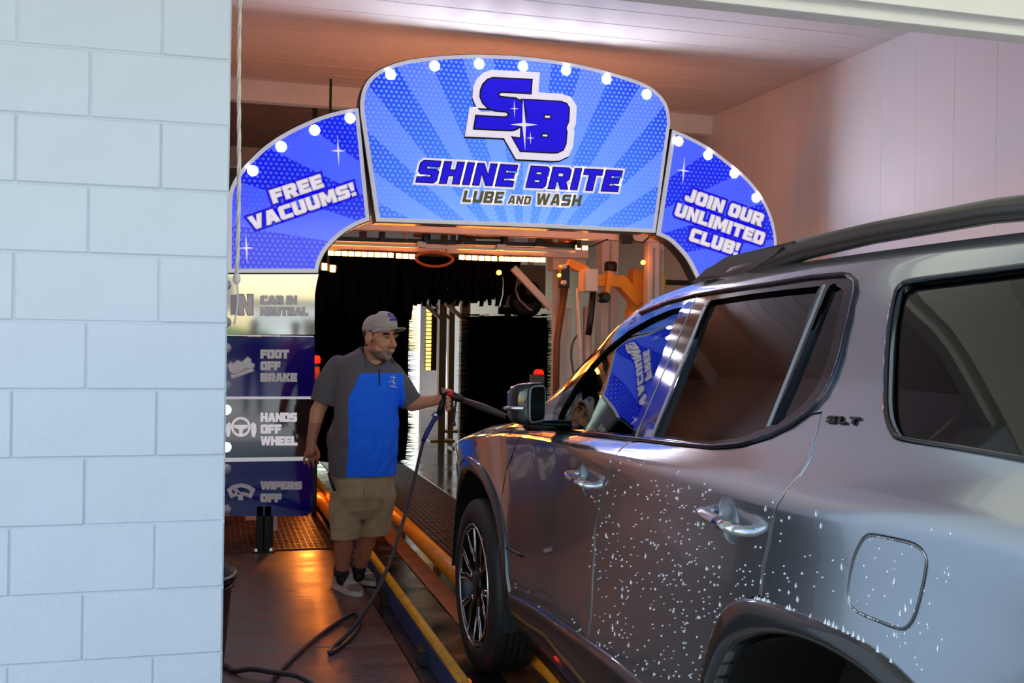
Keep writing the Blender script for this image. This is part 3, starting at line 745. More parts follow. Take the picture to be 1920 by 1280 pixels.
def well(y, arch):
    bm = bmesh.new(); out = [(y+a, ZWH+b) for a, b in spline2(arch[1], 3)]; out = [(out[0][0], -.2)]+out+[(out[-1][0], -.2)]
    for x0, x1 in ((XS-.2, XS+.36), (XC+HW-.36, XC+HW+.2)): prism(bm, [Vector((x0, a, b)) for a, b in out], Vector((x1-x0, 0, 0)))
    bmesh.ops.recalc_face_normals(bm, faces=bm.faces); me = D.meshes.new('w'); bm.to_mesh(me); bm.free(); return me
def windscreen(zlo, zhi, y0, y1, wl, wh):
    poly = [(XC-wl, zlo), (XC+wl, zlo), (XC+wh, zhi), (XC-wh, zhi)]
    bm = bmesh.new(); prism(bm, [Vector((x, y0, z)) for x, z in poly], Vector((0, y1-y0, 0))); bmesh.ops.recalc_face_normals(bm, faces=bm.faces)
    me = D.meshes.new('ws'); bm.to_mesh(me); bm.free(); return me
ws_f, ws_r = windscreen(1.27, 1.66, 3.3, 4.5, .70, .52), windscreen(1.3, 1.62, .5, .98, .66, .52)
XA, XB = XS-.3, XC+HW+.3
shell = boolean(full, 'DIFFERENCE', [cabin, well(YFW, ARCH_F), well(YRW, ARCH_R), ws_f, ws_r]+[yz_prism(q, XA, XB) for q in (w_front, w_rear, w_quart, w_back)])
trim = boolean(shell.copy(), 'INTERSECT', [yz_prism(dlo, XA, XC)])
shell = boolean(shell, 'DIFFERENCE', [yz_prism(dlo, XA, XB)])
XD = XS+.26
def handle_cup(y, z):
    bm = bmesh.new(); bmesh.ops.create_uvsphere(bm, u_segments=24, v_segments=16, radius=1)
    for v in bm.verts: v.co = Vector((xside(y, z)-.008+v.co.x*.035, y+v.co.y*.052, z+v.co.z*.055))
    me = D.meshes.new('cup'); bm.to_mesh(me); bm.free(); return me
h1, h2 = lo(1097, 898), lo(1368, 975)
fd = boolean(boolean(shell.copy(), 'INTERSECT', [yz_prism(fdoor, XA, XD)]), 'DIFFERENCE', [handle_cup(*h1)])
rd = boolean(boolean(shell.copy(), 'INTERSECT', [yz_prism(rdoor, XA, XD)]), 'DIFFERENCE', [handle_cup(*h2)])
fu = boolean(shell.copy(), 'INTERSECT', [yz_prism(fuel, XA, XS+.035)])
shell = boolean(shell, 'DIFFERENCE', [yz_prism(inset(fdoor, -.004), XA, XD), yz_prism(inset(rdoor, -.004), XA, XD), yz_prism(inset(fuel, -.004), XA, XS+.036)])
finish('body', shell, m_paint, car)
finish('window_trim', trim, m_gloss, car)
m2 = trim.copy()
for v in m2.vertices: v.co.x = 2*XC-v.co.x
m2.flip_normals(); obj_me('window_trim', m2, None, car)
d1 = finish('front_door', fd, m_paint, car); d2 = finish('rear_door', rd, m_paint, car)
fud = finish('fuel_door', fu, m_paint, car)
m_edge_hi = mat('edge_highlight_metal', (150, 152, 156), .1, metal=1.0)  # bright tubes stand in for the highlight on rounded panel edges
def edge_line(poly, parent, off=.0045, r=.0022, closed=False):
    pts = [Vector((xside(min(5.4, max(.75, y)), z)+.0005, y-off, z)) for y, z in poly]
    bm = bmesh.new(); tube(bm, pts+(pts[:1] if closed else []), r, 6, caps=False); bm_obj('edge_highlight', bm, m_edge_hi, parent)
edge_line(fdoor[:6], d1, -.001); edge_line(fdoor[9:16], d1, .006); edge_line(rdoor[12:19], d2, .006); edge_line(fuel, fud, 0, .0026, True)
def pane(poly, name, m, parent, both=True):
    me = boolean(boolean(glass_o.copy(), 'INTERSECT', [yz_prism(inset(poly, -.004), XA, XC-.2)]), 'DIFFERENCE', [glass_i])
    o = finish(name, me, m, parent)
    if both:
        m2 = me.copy()
        for v in m2.vertices: v.co.x = 2*XC-v.co.x
        m2.flip_normals(); obj_me(name, m2, None, car)
    return o
pane(w_front, 'side_glass', m_glass, car); pane(w_rear, 'side_glass', m_privacy, car)
pane(w_quart, 'side_glass', m_privacy, car); pane(w_back, 'side_glass', m_privacy, car)
for nm, c in (('windscreen', ws_f), ('rear_window', ws_r)):
    finish(nm, boolean(boolean(glass_o.copy(), 'INTERSECT', [c]), 'DIFFERENCE', [glass_i]), m_glass if nm == 'windscreen' else m_privacy, car)
# strips along the pillars
def on_up(u, v, lift=.004): return surf(u, v, lift)
for a, b, w_ in (((1327, 562), (1223, 817), .017), ((1547, 533), (1441, 799), .013), ((1306, 556), (1190, 822), .004)):
    bm = bmesh.new(); rows = []
    for k in range(11):
        p = on_up(a[0]+(b[0]-a[0])*k/10, a[1]+(b[1]-a[1])*k/10, 0); hw_ = w_*.5; x0, x1 = xside(p.y-hw_, p.z), xside(p.y+hw_, p.z)
        rows.append([bm.verts.new(q_) for q_ in ((x0+.012, p.y-hw_, p.z), (x0-.002, p.y-hw_, p.z), (x1-.002, p.y+hw_, p.z), (x1+.012, p.y+hw_, p.z))])
    for r0, r1 in zip(rows, rows[1:]):
        for j in range(4): bm.faces.new((r0[j], r0[(j+1) % 4], r1[(j+1) % 4], r1[j]))
    bm.faces.new(rows[0]); bm.faces.new(rows[-1][::-1])
    bm_obj('pillar_strip', bm, m_steelgrey, car)
# black seal around the rear quarter window
bm = bmesh.new(); tube(bm, [Vector((xside(y, z)-.001, y, z)) for y, z in w_back+w_back[:1]], .006, 6, caps=False); bm_obj('window_seal', bm, m_gloss, car)
# belt moulding below the side glass
bm = bmesh.new(); tube(bm, [on_up(u, v) for u, v in ((1022, 803), (1100, 812), (1180, 821), (1260, 830), (1335, 837), (1390, 832), (1440, 817), (1482, 797), (1520, 769), (1546, 741), (1564, 705), (1577, 665), (1592, 600), (1604, 545), (1604, 527), (1594, 517), (1578, 514), (1520, 519), (1440, 532), (1370, 542), (1305, 552), (1250, 566), (1200, 586))], .006, 8)
bm_obj('belt_moulding', bm, mat('dark_chrome_moulding', (60, 60, 66), .12, metal=.9), car)
# door handles
for (y, z), dr in ((h1, d1), (h2, d2)):
    x = xside(y, z); bm = bmesh.new()
    pts = spline([(x+.014, y+.1, z+.004), (x-.02, y+.094, z+.004), (x-.03, y+.03, z+.001), (x-.03, y-.05, z-.003), (x-.022, y-.092, z-.006), (x+.014, y-.1, z-.007)], 5)
    tube(bm, pts, [.016+.003*math.sin(math.pi*i/(len(pts)-1)) for i in range(len(pts))], 12, flat=.7)
    bm_obj('door_handle', bm, m_paint, dr)
    bm = bmesh.new(); tube(bm, [(x-.0335, y-.01, z-.001), (x-.034, y-.05, z-.003), (x-.028, y-.088, z-.006)], [.0175, .0185, .016], 12, flat=.75); bm_obj('handle_cap', bm, m_chrome, dr)
# badge on the rear quarter and the small dark script on the front door
def on_lo(u, v, lift=.003): y, z = lo(u, v); return Vector((xside(y, z)-lift, y, z))
m_badge = mat('black_chrome_badge', (30, 30, 34), .12, metal=.9)
lettering('badge', 'SLT', on_lo(1552, 791), on_lo(1612, 795), on_lo(1556, 779), (-1, 0, 0), [(.5, .0, m_badge), (0, .003, m_gloss)], car, gap=2.0)
bm = bmesh.new(); tube(bm, [on_lo(950, 1026), on_lo(960, 1033), on_lo(968, 1036), on_lo(982, 1044)], [.004, .009, .007, .005], 6, flat=.6); bm_obj('badge', bm, m_badge, d1)
# wheel arch and sill cladding
def arch_trim(y, arch):
    bm = bmesh.new(); rows = []
    for (a, b), (c, d) in zip(spline2(arch[0], 4), spline2(arch[1], 4)):
        row = []
        for t, lift in ((0, -.03), (0, .010), (.25, .017), (.85, .013), (1, .004), (1, -.012)):
            yy, zz = y+c+(a-c)*t, max(.24, ZWH+d+(b-d)*t); row.append(bm.verts.new((xside(min(5.4, max(.8, yy)), zz)-lift, yy, zz)))
        rows.append(row)
    for r0, r1 in zip(rows, rows[1:]):
        for j in range(5): bm.faces.new((r0[j], r0[j+1], r1[j+1], r1[j])).smooth = True
    return bm_obj('wheel_arch_trim', bm, m_clad, car)
arch_trim(YFW, ARCH_F); arch_trim(YRW, ARCH_R)
for yw_, ar in ((YFW, ARCH_F), (YRW, ARCH_R)):                # dark wheel house liners, both sides
    for sx in (1, -1):
        bm = bmesh.new(); pl = [(yw_+a*.985, ZWH+b*.985) for a, b in spline2(ar[1], 3)]; X_ = lambda d_: XC-sx*(HW-d_)
        a_ = [bm.verts.new((X_(.045), y, z)) for y, z in pl]; b_ = [bm.verts.new((X_(.345), y, z)) for y, z in pl]
        for k in range(len(pl)-1): bm.faces.new((a_[k], a_[k+1], b_[k+1], b_[k]))
        bm.faces.new(b_); bm_obj('wheel_liner', bm, mat('black_liner', (12, 12, 13), .6), car)
bm = bmesh.new(); rows = []
for i in range(25):
    y = YRW+.60+(YFW-YRW-1.08)*i/24; zt = .60-.1*max(0, (i-8)/16)**1.2
    rows.append([bm.verts.new((xside(y, z_)-l, y, z_)) for z_, l in ((.27, -.03), (.30, .02), (.40, .022), (zt-.03, .016), (zt-.006, .008), (zt, -.01))])
for r0, r1 in zip(rows, rows[1:]):
    for j in range(5): bm.faces.new((r0[j], r0[j+1], r1[j+1], r1[j])).smooth = True
bm_obj('sill_trim', bm, m_clad, car)
# wheels
def make_wheel(y, left=True):
    s = 1 if left else -1; X0 = XS+.018 if left else XC+HW-.018
    T = lambda r, h: (r, X0+s*h)
    bm = bmesh.new(); W = .235
    prof = [T(.262, .03), T(.27, .012), T(.30, .0), T(.345, .004), T(.366, .018), T(.374, .03), T(.378, .06)]
    for k in range(4): prof += [T(.378, .07+k*.028), T(.370, .074+k*.028), T(.370, .08+k*.028), T(.378, .084+k*.028)]
    prof += [T(.378, .185), T(.366, .215), T(.33, W), T(.27, W-.01), T(.262, W-.03)]
    lathe(bm, prof, (0, y, ZWH), 'X', 48, caps=False); 
    t = bm_obj('wheel', bm, m_rubber, car)
    bm = bmesh.new(); prof = [T(.262, .02), T(.268, .008), T(.262, .004), T(.252, .012), T(.245, .05), T(.225, .10), T(.225, .21), T(.262, .215)]
    lathe(bm, prof, (0, y, ZWH), 'X', 48, caps=False); bm_obj('rim', bm, m_alloy_dark, t)
    bm = bmesh.new(); lathe(bm, [T(.266, .009), T(.266, .003), T(.257, .003), T(.257, .009)], (0, y, ZWH), 'X', 48, caps=False); bm_obj('rim_lip', bm, m_alloy, t)
    bm = bmesh.new(); lathe(bm, [T(.06, .05), T(.058, .018), T(.034, .012), (.001, X0+s*.011)], (0, y, ZWH), 'X', 20); bm_obj('hub', bm, m_alloy_dark, t)
    for k in range(6):
        a = math.radians(60*k+12); c, sn = math.cos(a), math.sin(a)
        R = lambda r, q: (y+r*c-q*sn, ZWH+r*sn+q*c)
        out = [(.05, -.03), (.14, -.036), (.255, -.082), (.262, -.05), (.262, .05), (.255, .082), (.14, .036), (.05, .03)]
        inn = [(.10, -.012), (.15, -.016), (.238, -.052), (.243, -.03), (.243, .03), (.238, .052), (.15, .016), (.10, .012)]
        vv, ff = flat_fill([[(p, q) for p, q in out], [(p, q) for p, q in inn[::-1]]])
        bm = bmesh.new()
        vs2 = [bm.verts.new((X0+s*(.012+.02*(1-min(1, p/.25))), *R(p, q))) for p, q in vv]
        for f in ff: bm.faces.new([vs2[i] for i in f])
        ex = bmesh.ops.extrude_face_region(bm, geom=bm.faces[:]); 
        for g in ex['geom']:
            if isinstance(g, bmesh.types.BMVert): g.co.x += s*.035
        sp = bm_obj('spoke', bm, m_alloy_dark, t)
        bm = bmesh.new()
        for loop in (out, inn):
            pts = [Vector((X0+s*(.011+.02*(1-min(1, p/.25))), *R(p, q))) for p, q in loop]
            tube(bm, pts+pts[:1] if loop is inn else pts[1:-1], .0042, 5, caps=False)
        bm_obj('machined_edge', bm, m_alloy, sp)
    return t
for y in (YFW, YRW):
    make_wheel(y, True); make_wheel(y, False)
# door mirror, folded half way
al = math.radians(50); ax = Vector((math.cos(al), math.sin(al), 0)); nx = Vector((math.sin(al), -math.cos(al), 0)); mz = Vector((0, 0, 1))
mc = P(1007, 757, Y=3.56)
bm = bmesh.new(); rows = []
for d_, s_, sh in ((0, 1., 0), (.02, 1.03, 0), (.05, 1.0, .0), (.08, .86, .006), (.1, .6, .012), (.108, .25, .016)):
    row = []
    for k in range(24):
        a = 2*math.pi*k/24; ca, sa = math.cos(a), math.sin(a); e = .38
        row.append(bm.verts.new(mc+ax*(.078*s_*math.copysign(abs(ca)**e, ca)+sh)+mz*(.072*s_*math.copysign(abs(sa)**e, sa))-nx*d_))
    rows.append(row)
for r0, r1 in zip(rows, rows[1:]):
    for k in range(24): bm.faces.new((r0[k], r0[(k+1) % 24], r1[(k+1) % 24], r1[k])).smooth = True
bm.faces.new(rows[0]); bm.faces.new(rows[-1])
mir = bm_obj('door_mirror', bm, m_gloss, car)
bm = bmesh.new()
ring_ = [mc+ax*(.078*.88*math.copysign(abs(math.cos(2*math.pi*k/24))**.38, math.cos(2*math.pi*k/24)))+mz*(.072*.86*math.copysign(abs(math.sin(2*math.pi*k/24))**.38, math.sin(2*math.pi*k/24))) for k in range(24)]
prism(bm, ring_, nx*.003); bm_obj('mirror_glass', bm, mat('mirror_glass', (30, 34, 36), .02, metal=1.0), mir)
bm = bmesh.new(); tube(bm, [p+nx*.001 for p in ring_]+[ring_[0]+nx*.001], .004, 6, caps=False); bm_obj('mirror_bezel', bm, m_steelgrey, mir)
bm = bmesh.new()
tube(bm, [mc-ax*.082-nx*.012-mz*.012, mc-ax*.083-nx*.05-mz*.012, mc-ax*.076-nx*.08-mz*.014, mc-ax*.055-nx*.1-mz*.016], [.011, .011, .010, .008], 8, flat=.8)
bm_obj('turn_signal', bm, m_chrome, mir)
b0 = mc-mz*.06-nx*.05; yy, zz = lo(1030, 812)
bm = bmesh.new(); tube(bm, [b0+mz*.02, b0-mz*.02+ax*.04, Vector((xside(3.62, 1.19)+.01, 3.62, 1.2))], [.03, .03, .036], 10, flat=.7); bm_obj('mirror_arm', bm, m_gloss, mir)
# roof rails
def rail(sx):
    X_ = lambda i: XC-sx*(HW-i)
    bm = bmesh.new()
    yy = [3.12, 3.0, 2.85, 2.68, 2.5, 2.2, 1.8, 1.4, 1.1, .98]
    zt = [1.708, 1.735, 1.758, 1.778, 1.793, 1.805, 1.812, 1.80, 1.765, 1.72]; th = [.008, .03, .04, .036, .03, .027, .026, .028, .036, .02]
    tube(bm, [(X_(.40), y, z-t) for y, z, t in zip(yy, zt, th)], th, 12, flat=1.0); return bm
for sx in (1, -1):
    rl = bm_obj('roof_rail', rail(sx), mat('satin_grey_rail', (92, 90, 86), .25, metal=.85), car)
    for y0, y1 in ((3.14, 2.52), (1.3, .96)):
        bm = bmesh.new(); x = XC-sx*(HW-.40)
        pts = [(y0, 1.70), (y0-.1*(1 if y0 > 2 else .6), 1.738), (y0-.25*(1 if y0 > 2 else .5), 1.765), ((y0+y1)/2-.1, 1.772), (y1, 1.783), (y1+.08, 1.742), (y1+.2, 1.722), (y1+.3, 1.71)] if y0 > 2 else [(y0, 1.79), (y0-.2, 1.755), (y1, 1.70), (y0-.1, 1.71)]
        prism(bm, [Vector((x-.036, y, z)) for y, z in pts], Vector((.072, 0, 0))); bmesh.ops.bevel(bm, geom=[e for e in bm.edges if abs(e.verts[0].co.x-e.verts[1].co.x) < .01], offset=.01, segments=2, affect='EDGES')
        bm_obj('rail_foot', bm, mat('dark_grey_rail_foot', (52, 52, 52), .38), rl)
# cabin: seats, wheel, dashboard
def seat(x, y, w_=.46):
    bm = bmesh.new(); bx(bm, x-w_/2, x+w_/2, y-.05, y+.48, .55, .72); bmesh.ops.bevel(bm, geom=bm.edges[:], offset=.05, segments=2, affect='EDGES')
    s_ = bm_obj('seat', bm, m_cabin, car, True)
    bm = bmesh.new(); bx(bm, x-w_/2+.02, x+w_/2-.02, -.07, .07, 0, .62); bmesh.ops.bevel(bm, geom=bm.edges[:], offset=.05, segments=2, affect='EDGES')
    bmesh.ops.transform(bm, matrix=Matrix.Translation((0, y-.02, .66)) @ Matrix.Rotation(math.radians(-16), 4, 'X').inverted().inverted(), verts=bm.verts)
    bm_obj('seat_back', bm, m_cabin, s_, True)
    bm = bmesh.new(); bx(bm, x-.13, x+.13, y-.25, y-.15, 1.28, 1.46); bmesh.ops.bevel(bm, geom=bm.edges[:], offset=.04, segments=2, affect='EDGES'); bm_obj('headrest', bm, m_cabin, s_, True)
for x in (XC-.38, XC+.38): seat(x, 2.75)
seat(XC-.38, 1.85, .5); seat(XC+.38, 1.85, .5)
bm = bmesh.new(); prism(bm, [Vector((XC-.7, y, z)) for y, z in ((3.45, .6), (3.42, .95), (3.48, 1.12), (3.6, 1.17), (3.9, 1.16), (3.98, .9), (3.9, .6))], Vector((1.4, 0, 0))); bm_obj('dashboard', bm, m_cabin, car)
bm = bmesh.new(); cx_, tl = Vector((XC-.38, 3.3, 1.08)), Matrix.Rotation(math.radians(-62), 3, 'X')
tube(bm, [cx_+tl @ Vector((.185*math.cos(a), .185*math.sin(a), 0)) for a in [2*math.pi*k/32 for k in range(33)]], .015, 8, caps=False)
tube(bm, [cx_+tl @ Vector((-.18, 0, 0)), cx_+tl @ Vector((.18, 0, 0))], .018, 8); tube(bm, [cx_, cx_+Vector((0, .14, -.05))], .03, 8)
bm_obj('steering_wheel', bm, m_cabin, car)
# tail lamp and head lamp shapes at the corners
m_red = mat('red_lens', (120, 6, 8), .1, coat=.6); m_clear = mat('clear_lens', (190, 195, 200), .06, coat=1)
for sx in (1, -1):
    for nm, m_, ya_, yb_, za, zb_ in (('tail_lamp', m_red, .74, .95, 1.02, 1.2), ('head_lamp', m_clear, 5.2, 5.42, .80, .9)):
        bm = bmesh.new(); rows = []
        for i in range(9):
            y = ya_+(yb_-ya_)*i/8
            rows.append([bm.verts.new((XC-sx*(XC-xside(y, za+(zb_-za)*j/4)+.008*math.sin(math.pi*j/4)), y, za+(zb_-za)*j/4)) for j in range(5)])
        for r0, r1 in zip(rows, rows[1:]):
            for j in range(4): bm.faces.new((r0[j], r0[j+1], r1[j+1], r1[j])).smooth = True
        bm_obj(nm, bm, m_, car)
# water beads and runs on the flank
rnd = random.Random(11); bm = bmesh.new(); m_drop = mat('water_bead', (235, 238, 242), .08, coat=1.0, spec=1.0)
def bead(y, z, w_, h_, slant=0.):
    x = xside(y, z); t = .0025
    top_, bot, l, r, f = (bm.verts.new(q) for q in ((x-.0005, y+slant*h_, z+h_), (x-.0005, y-slant*h_, z-h_), (x-.0005, y+w_, z-h_*.35), (x-.0005, y-w_, z-h_*.35), (x-t-w_*.5, y, z-h_*.25)))
    for a in ((top_, l, f), (l, bot, f), (bot, r, f), (r, top_, f)): bm.faces.new(a).smooth = True
cnt = 0
while cnt < 520:
    u = rnd.uniform(1105, 1790); v = rnd.uniform(770, 1270)
    if rnd.random() > (.18+.82*math.exp(-((u-1230)/190)**2))*(.15+.85*min(1, max(0, (v-820)/230))): continue
    y, z = lo(u, v)
    if z < .3 or z > fZcr(y)+.02 or (y-YRW)**2+(z-ZWH-.02)**2 < .585**2 or (y-h2[0])**2+(z-h2[1])**2 < .09**2: continue
    big = rnd.random() < .16
    bead(y, z, rnd.uniform(.0009, .0017)*(1.3 if big else 1), rnd.uniform(.0012, .0034)*(2.6 if big else 1), rnd.uniform(-.3, .3)); cnt += 1
for k in range(70):
    u = rnd.uniform(945, 1100); v = rnd.uniform(1080, 1230)+.6*(u-945); y, z = lo(u, v)
    if z > .3: bead(y, z, .0016, rnd.uniform(.002, .005)); cnt += 1
for k in range(30):                                       # froth along the rear wheel arch and the fuel door
    oo = spline2(ARCH_R[0], 8); y, z = oo[rnd.randrange(34, 72)]; y, z = YRW+y+rnd.uniform(-.02, .02), ZWH+z+.002; bead(y, z, rnd.uniform(.0015, .006), rnd.uniform(.002, .011), rnd.uniform(-.5, .5))
for k in range(46):
    i = rnd.choice((0, 1, 18, 19, 20, 21)); y, z = fuel[i % len(fuel)]; y2, z2 = fuel[(i+1) % len(fuel)]; t = rnd.random(); bead(y+(y2-y)*t, z+(z2-z)*t, .0016, .0022)
tag(bm_obj('water_beads', bm, m_drop, car), kind='stuff')
# bead line along the door bottoms
# ================================================================== conveyor and grates
m_yellow = mat('worn_yellow_paint', (214, 160, 20), .4, var=.25, vscale=14, bump=.1)
m_orange = mat('orange_guard_paint', (226, 140, 30), .32, var=.12, vscale=8)
m_bluep = mat('scuffed_blue_plate', (22, 52, 104), .4, var=.35, vscale=9)
m_darkpl = mat('wet_dark_plate', (34, 32, 32), .22, var=.5, vscale=5, rvar=.12)
m_rust = mat('rust_brown_plate', (120, 72, 48), .4, var=.35, vscale=7)
cv = tag(empty('conveyor', (1.2, 7, 0)), 'floor conveyor with yellow guide rail, blue side and orange guard tube under the car', 'conveyor')
y0, y1 = 2.3, 12.5
box('trench_plate', XT+.006, 2.215, y0, y1+.4, -.1, -.004, m_darkpl, cv)
box('side_plate', .985, 1.0, y0, y1, 0, .105, m_bluep, cv)
for i in range(9): box('foot_block', .955, .985, y0+.3+i*1.1, y0+.42+i*1.1, 0, .07, m_darkpl, cv)
bm = bmesh.new(); bar(bm, (1.012, y0, .115), (1.012, y1, .115), .045, .03); bmesh.ops.bevel(bm, geom=bm.edges[:], offset=.008, segments=2, affect='EDGES'); bm_obj('guide_rail', bm, m_yellow, cv)
box('track_plate', 1.04, 1.24, y0, y1, .0, .04, m_darkpl, cv)
box('track_plate', 1.255, 1.375, y0, y1, .0, .036, m_rust, cv)
for i in range(14): box('roller', 1.24, 1.256, y0+.2+i*.72, y0+.3+i*.72, .0, .03, m_bluep, cv)
bm = bmesh.new(); tube(bm, [(1.43, y0, .1), (1.43, y1-1.2, .1), (1.45, y1-.4, .1), (1.5, y1, .09)], .05, 16); bm_obj('guard_tube', bm, m_orange, cv)
for i in range(8): box('tube_bracket', 1.39, 1.42, y0+.5+i*1.25, y0+.6+i*1.25, 0, .1, m_rust, cv)
bm = bmesh.new(); tube(bm, [(.95, 8.2, .09), (.93, 10, .09), (.90, 12, .09)], .05, 14); bm_obj('guard_tube', bm, m_orange, cv)
# glowing red block painted in for orange light on the roller
o = box('roller_glow', 1.045, 1.085, 4.36, 4.40, .042, .062, mat('roller_glow_red', (255, 60, 20), .3, emit=(255, 60, 20), estr=1.5), cv)
m_grate = mat('rusty_grate', (92, 52, 38), .45, var=.3, vscale=20)
def grate(x0, x1, ya, yb, px_, py_, label):
    g = tag(empty('floor_grate', ((x0+x1)/2, (ya+yb)/2, 0)), label, 'grate')
    bm = bmesh.new()
    for a, b in (((x0, ya), (x1, ya)), ((x1, ya), (x1, yb)), ((x1, yb), (x0, yb)), ((x0, yb), (x0, ya))): bar(bm, (*a, -.008), (*b, -.008), .02, .03)
    bm_obj('frame', bm, m_grate, g)
    bm = bmesh.new(); n = int((x1-x0)/px_)
    for i in range(1, n): bar(bm, (x0+(x1-x0)*i/n, ya, -.008), (x0+(x1-x0)*i/n, yb, -.008), .006, .026)
    n = int((yb-ya)/py_)
    for i in range(1, n): bar(bm, (x0, ya+(yb-ya)*i/n, -.006), (x1, ya+(yb-ya)*i/n, -.004), .013, .022)
    tag(bm_obj('grid_bars', bm, m_grate, g), kind='stuff')
    bm = bmesh.new(); bx(bm, x0, x1, ya, yb, -.03, -.0255); bm_obj('pit_cover', bm, mat('pit_dark', (26, 20, 18), .3), g)
grate(-.72, .9, 7.6, 9.03, .04, .055, 'rust red floor grate beneath the instruction board')
grate(1.5, 2.2, 5.2, 12.7, .045, .06, 'long dark red floor grate beside the orange guard tube')

# ================================================================== wash tunnel machines
m_alu = mat('brushed_white_frame', (214, 196, 188), .38, metal=.1, var=.06, vscale=9)
m_alu2 = mat('aluminium_profile', (170, 160, 154), .35, metal=.6, var=.08, vscale=9)
m_black = mat('black_plastic', (14, 14, 15), .45)
m_foam = mat('black_foam', (5, 5, 9), .85, spec=.04, bump=.4, bscale=50)
m_amber = mat('amber_led', (255, 190, 120), .3, emit=(255, 138, 50), estr=85)
m_amber_fill = mat('amber_fill', (255, 190, 120), .3, emit=(255, 138, 50), estr=26)  # for the added bars behind the arch
m_ambers = mat('amber_lamp', (255, 190, 120), .3, emit=(255, 120, 26), estr=30)
m_golden = mat('golden_led', (255, 220, 140), .3, emit=(255, 190, 70), estr=6)
def Q(u, v, Y): return P(u, v, Y=Y)
def pbar(name, parent, m, a, b, Y, w_, d_=None, Yb=None):
    bm = bmesh.new(); bar(bm, Q(*a, Y), Q(*b, Yb or Y), w_, d_ or w_); return bm_obj(name, bm, m, parent)
def ptube(name, parent, m, pts, Y, r, n=10):
    bm = bmesh.new(); tube(bm, [Q(*p[:2], p[2] if len(p) > 2 else Y) for p in pts], r, n); return bm_obj(name, bm, m, parent)
def column(name, parent, m, u, Y, w_, z1_, z0_=0.):
    x = Q(u, 640, Y).x; o = box(name, x-w_/2, x+w_/2, Y-w_/2, Y+w_/2, z0_, z1_, m, parent, bev=.006)
    bm = bmesh.new(); bx(bm, x-.01, x+.01, Y-w_/2-.003, Y-w_/2+.004, z0_+.05, z1_-.05); bm_obj('slot', bm, m_alu2, o)
    return o
# front gantry just behind the arch
YG = 8.35
g1 = tag(empty('front_gantry', (2.3, YG, 0)), 'white aluminium gantry frame right behind the arch', 'gantry')
zt = Q(960, 432, YG).z
xL, xR = .42, Q(1219, 500, YG).x
box('beam', xL, xR+.08, YG-.05, YG+.05, zt-.05, zt+.06, m_alu, g1, bev=.006)
c1 = column('column', g1, m_alu, 1219, YG, .1, zt-.05); 
box('column', xL, xL+.1, YG-.05, YG+.05, 0, zt-.05, m_alu, g1)
column('column', g1, m_alu, 1236, YG+.1, .045, Q(1236, 455, YG).z)
for u in (1168, 1178): 
    p = Q(u, 430, YG-.07); ob = box('cable_box', p.x-.028, p.x+.028, YG-.11, YG-.055, p.z-.12, p.z+.06, m_black, g1, bev=.006)
ptube('cable', g1, m_black, [(1178, 436), (1190, 452), (1205, 455), (1222, 440)], YG-.06, .006, 6)
ptube('cable', g1, m_black, [(1105, 463), (1125, 455), (1140, 448)], YG-.06, .006, 6)
# sensor rail
YSn = 8.55
g2 = tag(empty('sensor_rail', (2, YSn, Q(800, 452, YSn).z)), 'dark double rail with clamps and small sensors hanging below the gantry beam', 'rail')
pbar('rail', g2, m_black, (610, 447), (1078, 461), YSn, .035); pbar('rail', g2, m_alu2, (610, 456), (1078, 472), YSn, .022)
for u, v in ((716, 440), (797, 443), (865, 444), (945, 447), (1010, 451), (1082, 455)):
    p = Q(u, v, YSn-.03); box('clamp', p.x-.02, p.x+.02, p.y-.05, p.y+.05, p.z-.05, p.z+.06, m_black, g2, bev=.005)
for u, v in ((790, 457), (938, 462)):
    p = Q(u, v, YSn-.03); box('bracket', p.x-.035, p.x+.035, p.y-.03, p.y+.03, p.z-.03, p.z+.02, m_alu2, g2, bev=.004)
for u0, u1, v in ((868, 943, 441), (1015, 1080, 449), (775, 797, 438)):
    a, b = Q(u0, v, YSn-.02), Q(u1, v+2, YSn-.02); bm = bmesh.new(); tube(bm, [a, b], .028, 10); bm_obj('sensor_tube', bm, mat('copper_tube', (150, 96, 72), .3, metal=.5), g2)
for u, v in ((762, 443), (918, 436), (1041, 450), (760, 436)):
    bm = bmesh.new(); bmesh.ops.create_uvsphere(bm, u_segments=10, v_segments=8, radius=.022); bmesh.ops.translate(bm, verts=bm.verts, vec=Q(u, v, YSn-.06)); bm_obj('nozzle', bm, m_alu, g2, True)
# amber light bars, one thing each
def light_bar(u0, v0, u1, v1, Y, label, h=.05, m=m_amber):
    a, b = Q(u0, v0, Y), Q(u1, v1, Y)
    t = tag(empty('light_bar', (a+b)/2), label, 'light', 'amber light bars in the tunnel')
    bm = bmesh.new(); bar(bm, a, b, h*.6, h*.8); bm_obj('housing', bm, m_black, t); 
    n = max(2, int((b-a).length/.05)); bm = bmesh.new()
    for k in range(n):
        c = a+(b-a)*((k+.5)/n)+Vector((0, -h*.34, -.002)); bx(bm, c.x-.021, c.x+.021, c.y-.006, c.y+.004, c.z-h*.36, c.z+h*.36)
    tag(bm_obj('led_row', bm, m, t), kind='stuff'); return t
light_bar(614, 474, 738, 478.5, 8.75, 'long glowing amber light bar above the person in the cap, beside the left wing')
light_bar(741, 479, 778, 481, 8.75, 'short glowing amber light bar next to the orange hoop')
light_bar(859, 482, 932, 485, 8.75, 'glowing amber light bar right of the orange hoop')
light_bar(934, 485, 1022, 487, 8.75, 'glowing amber light bar ending beside the yellow arm')
light_bar(600, 498, 631, 505, 9.3, 'small double amber light bar in the corner under the left wing', h=.08)
_t = D.objects['light_bar.004']; _p = Q(615, 501, 9.3); box('hanger', _p.x-.01, _p.x+.01, 9.29, 9.31, _p.z+.03, ZC-.01, m_black, _t)
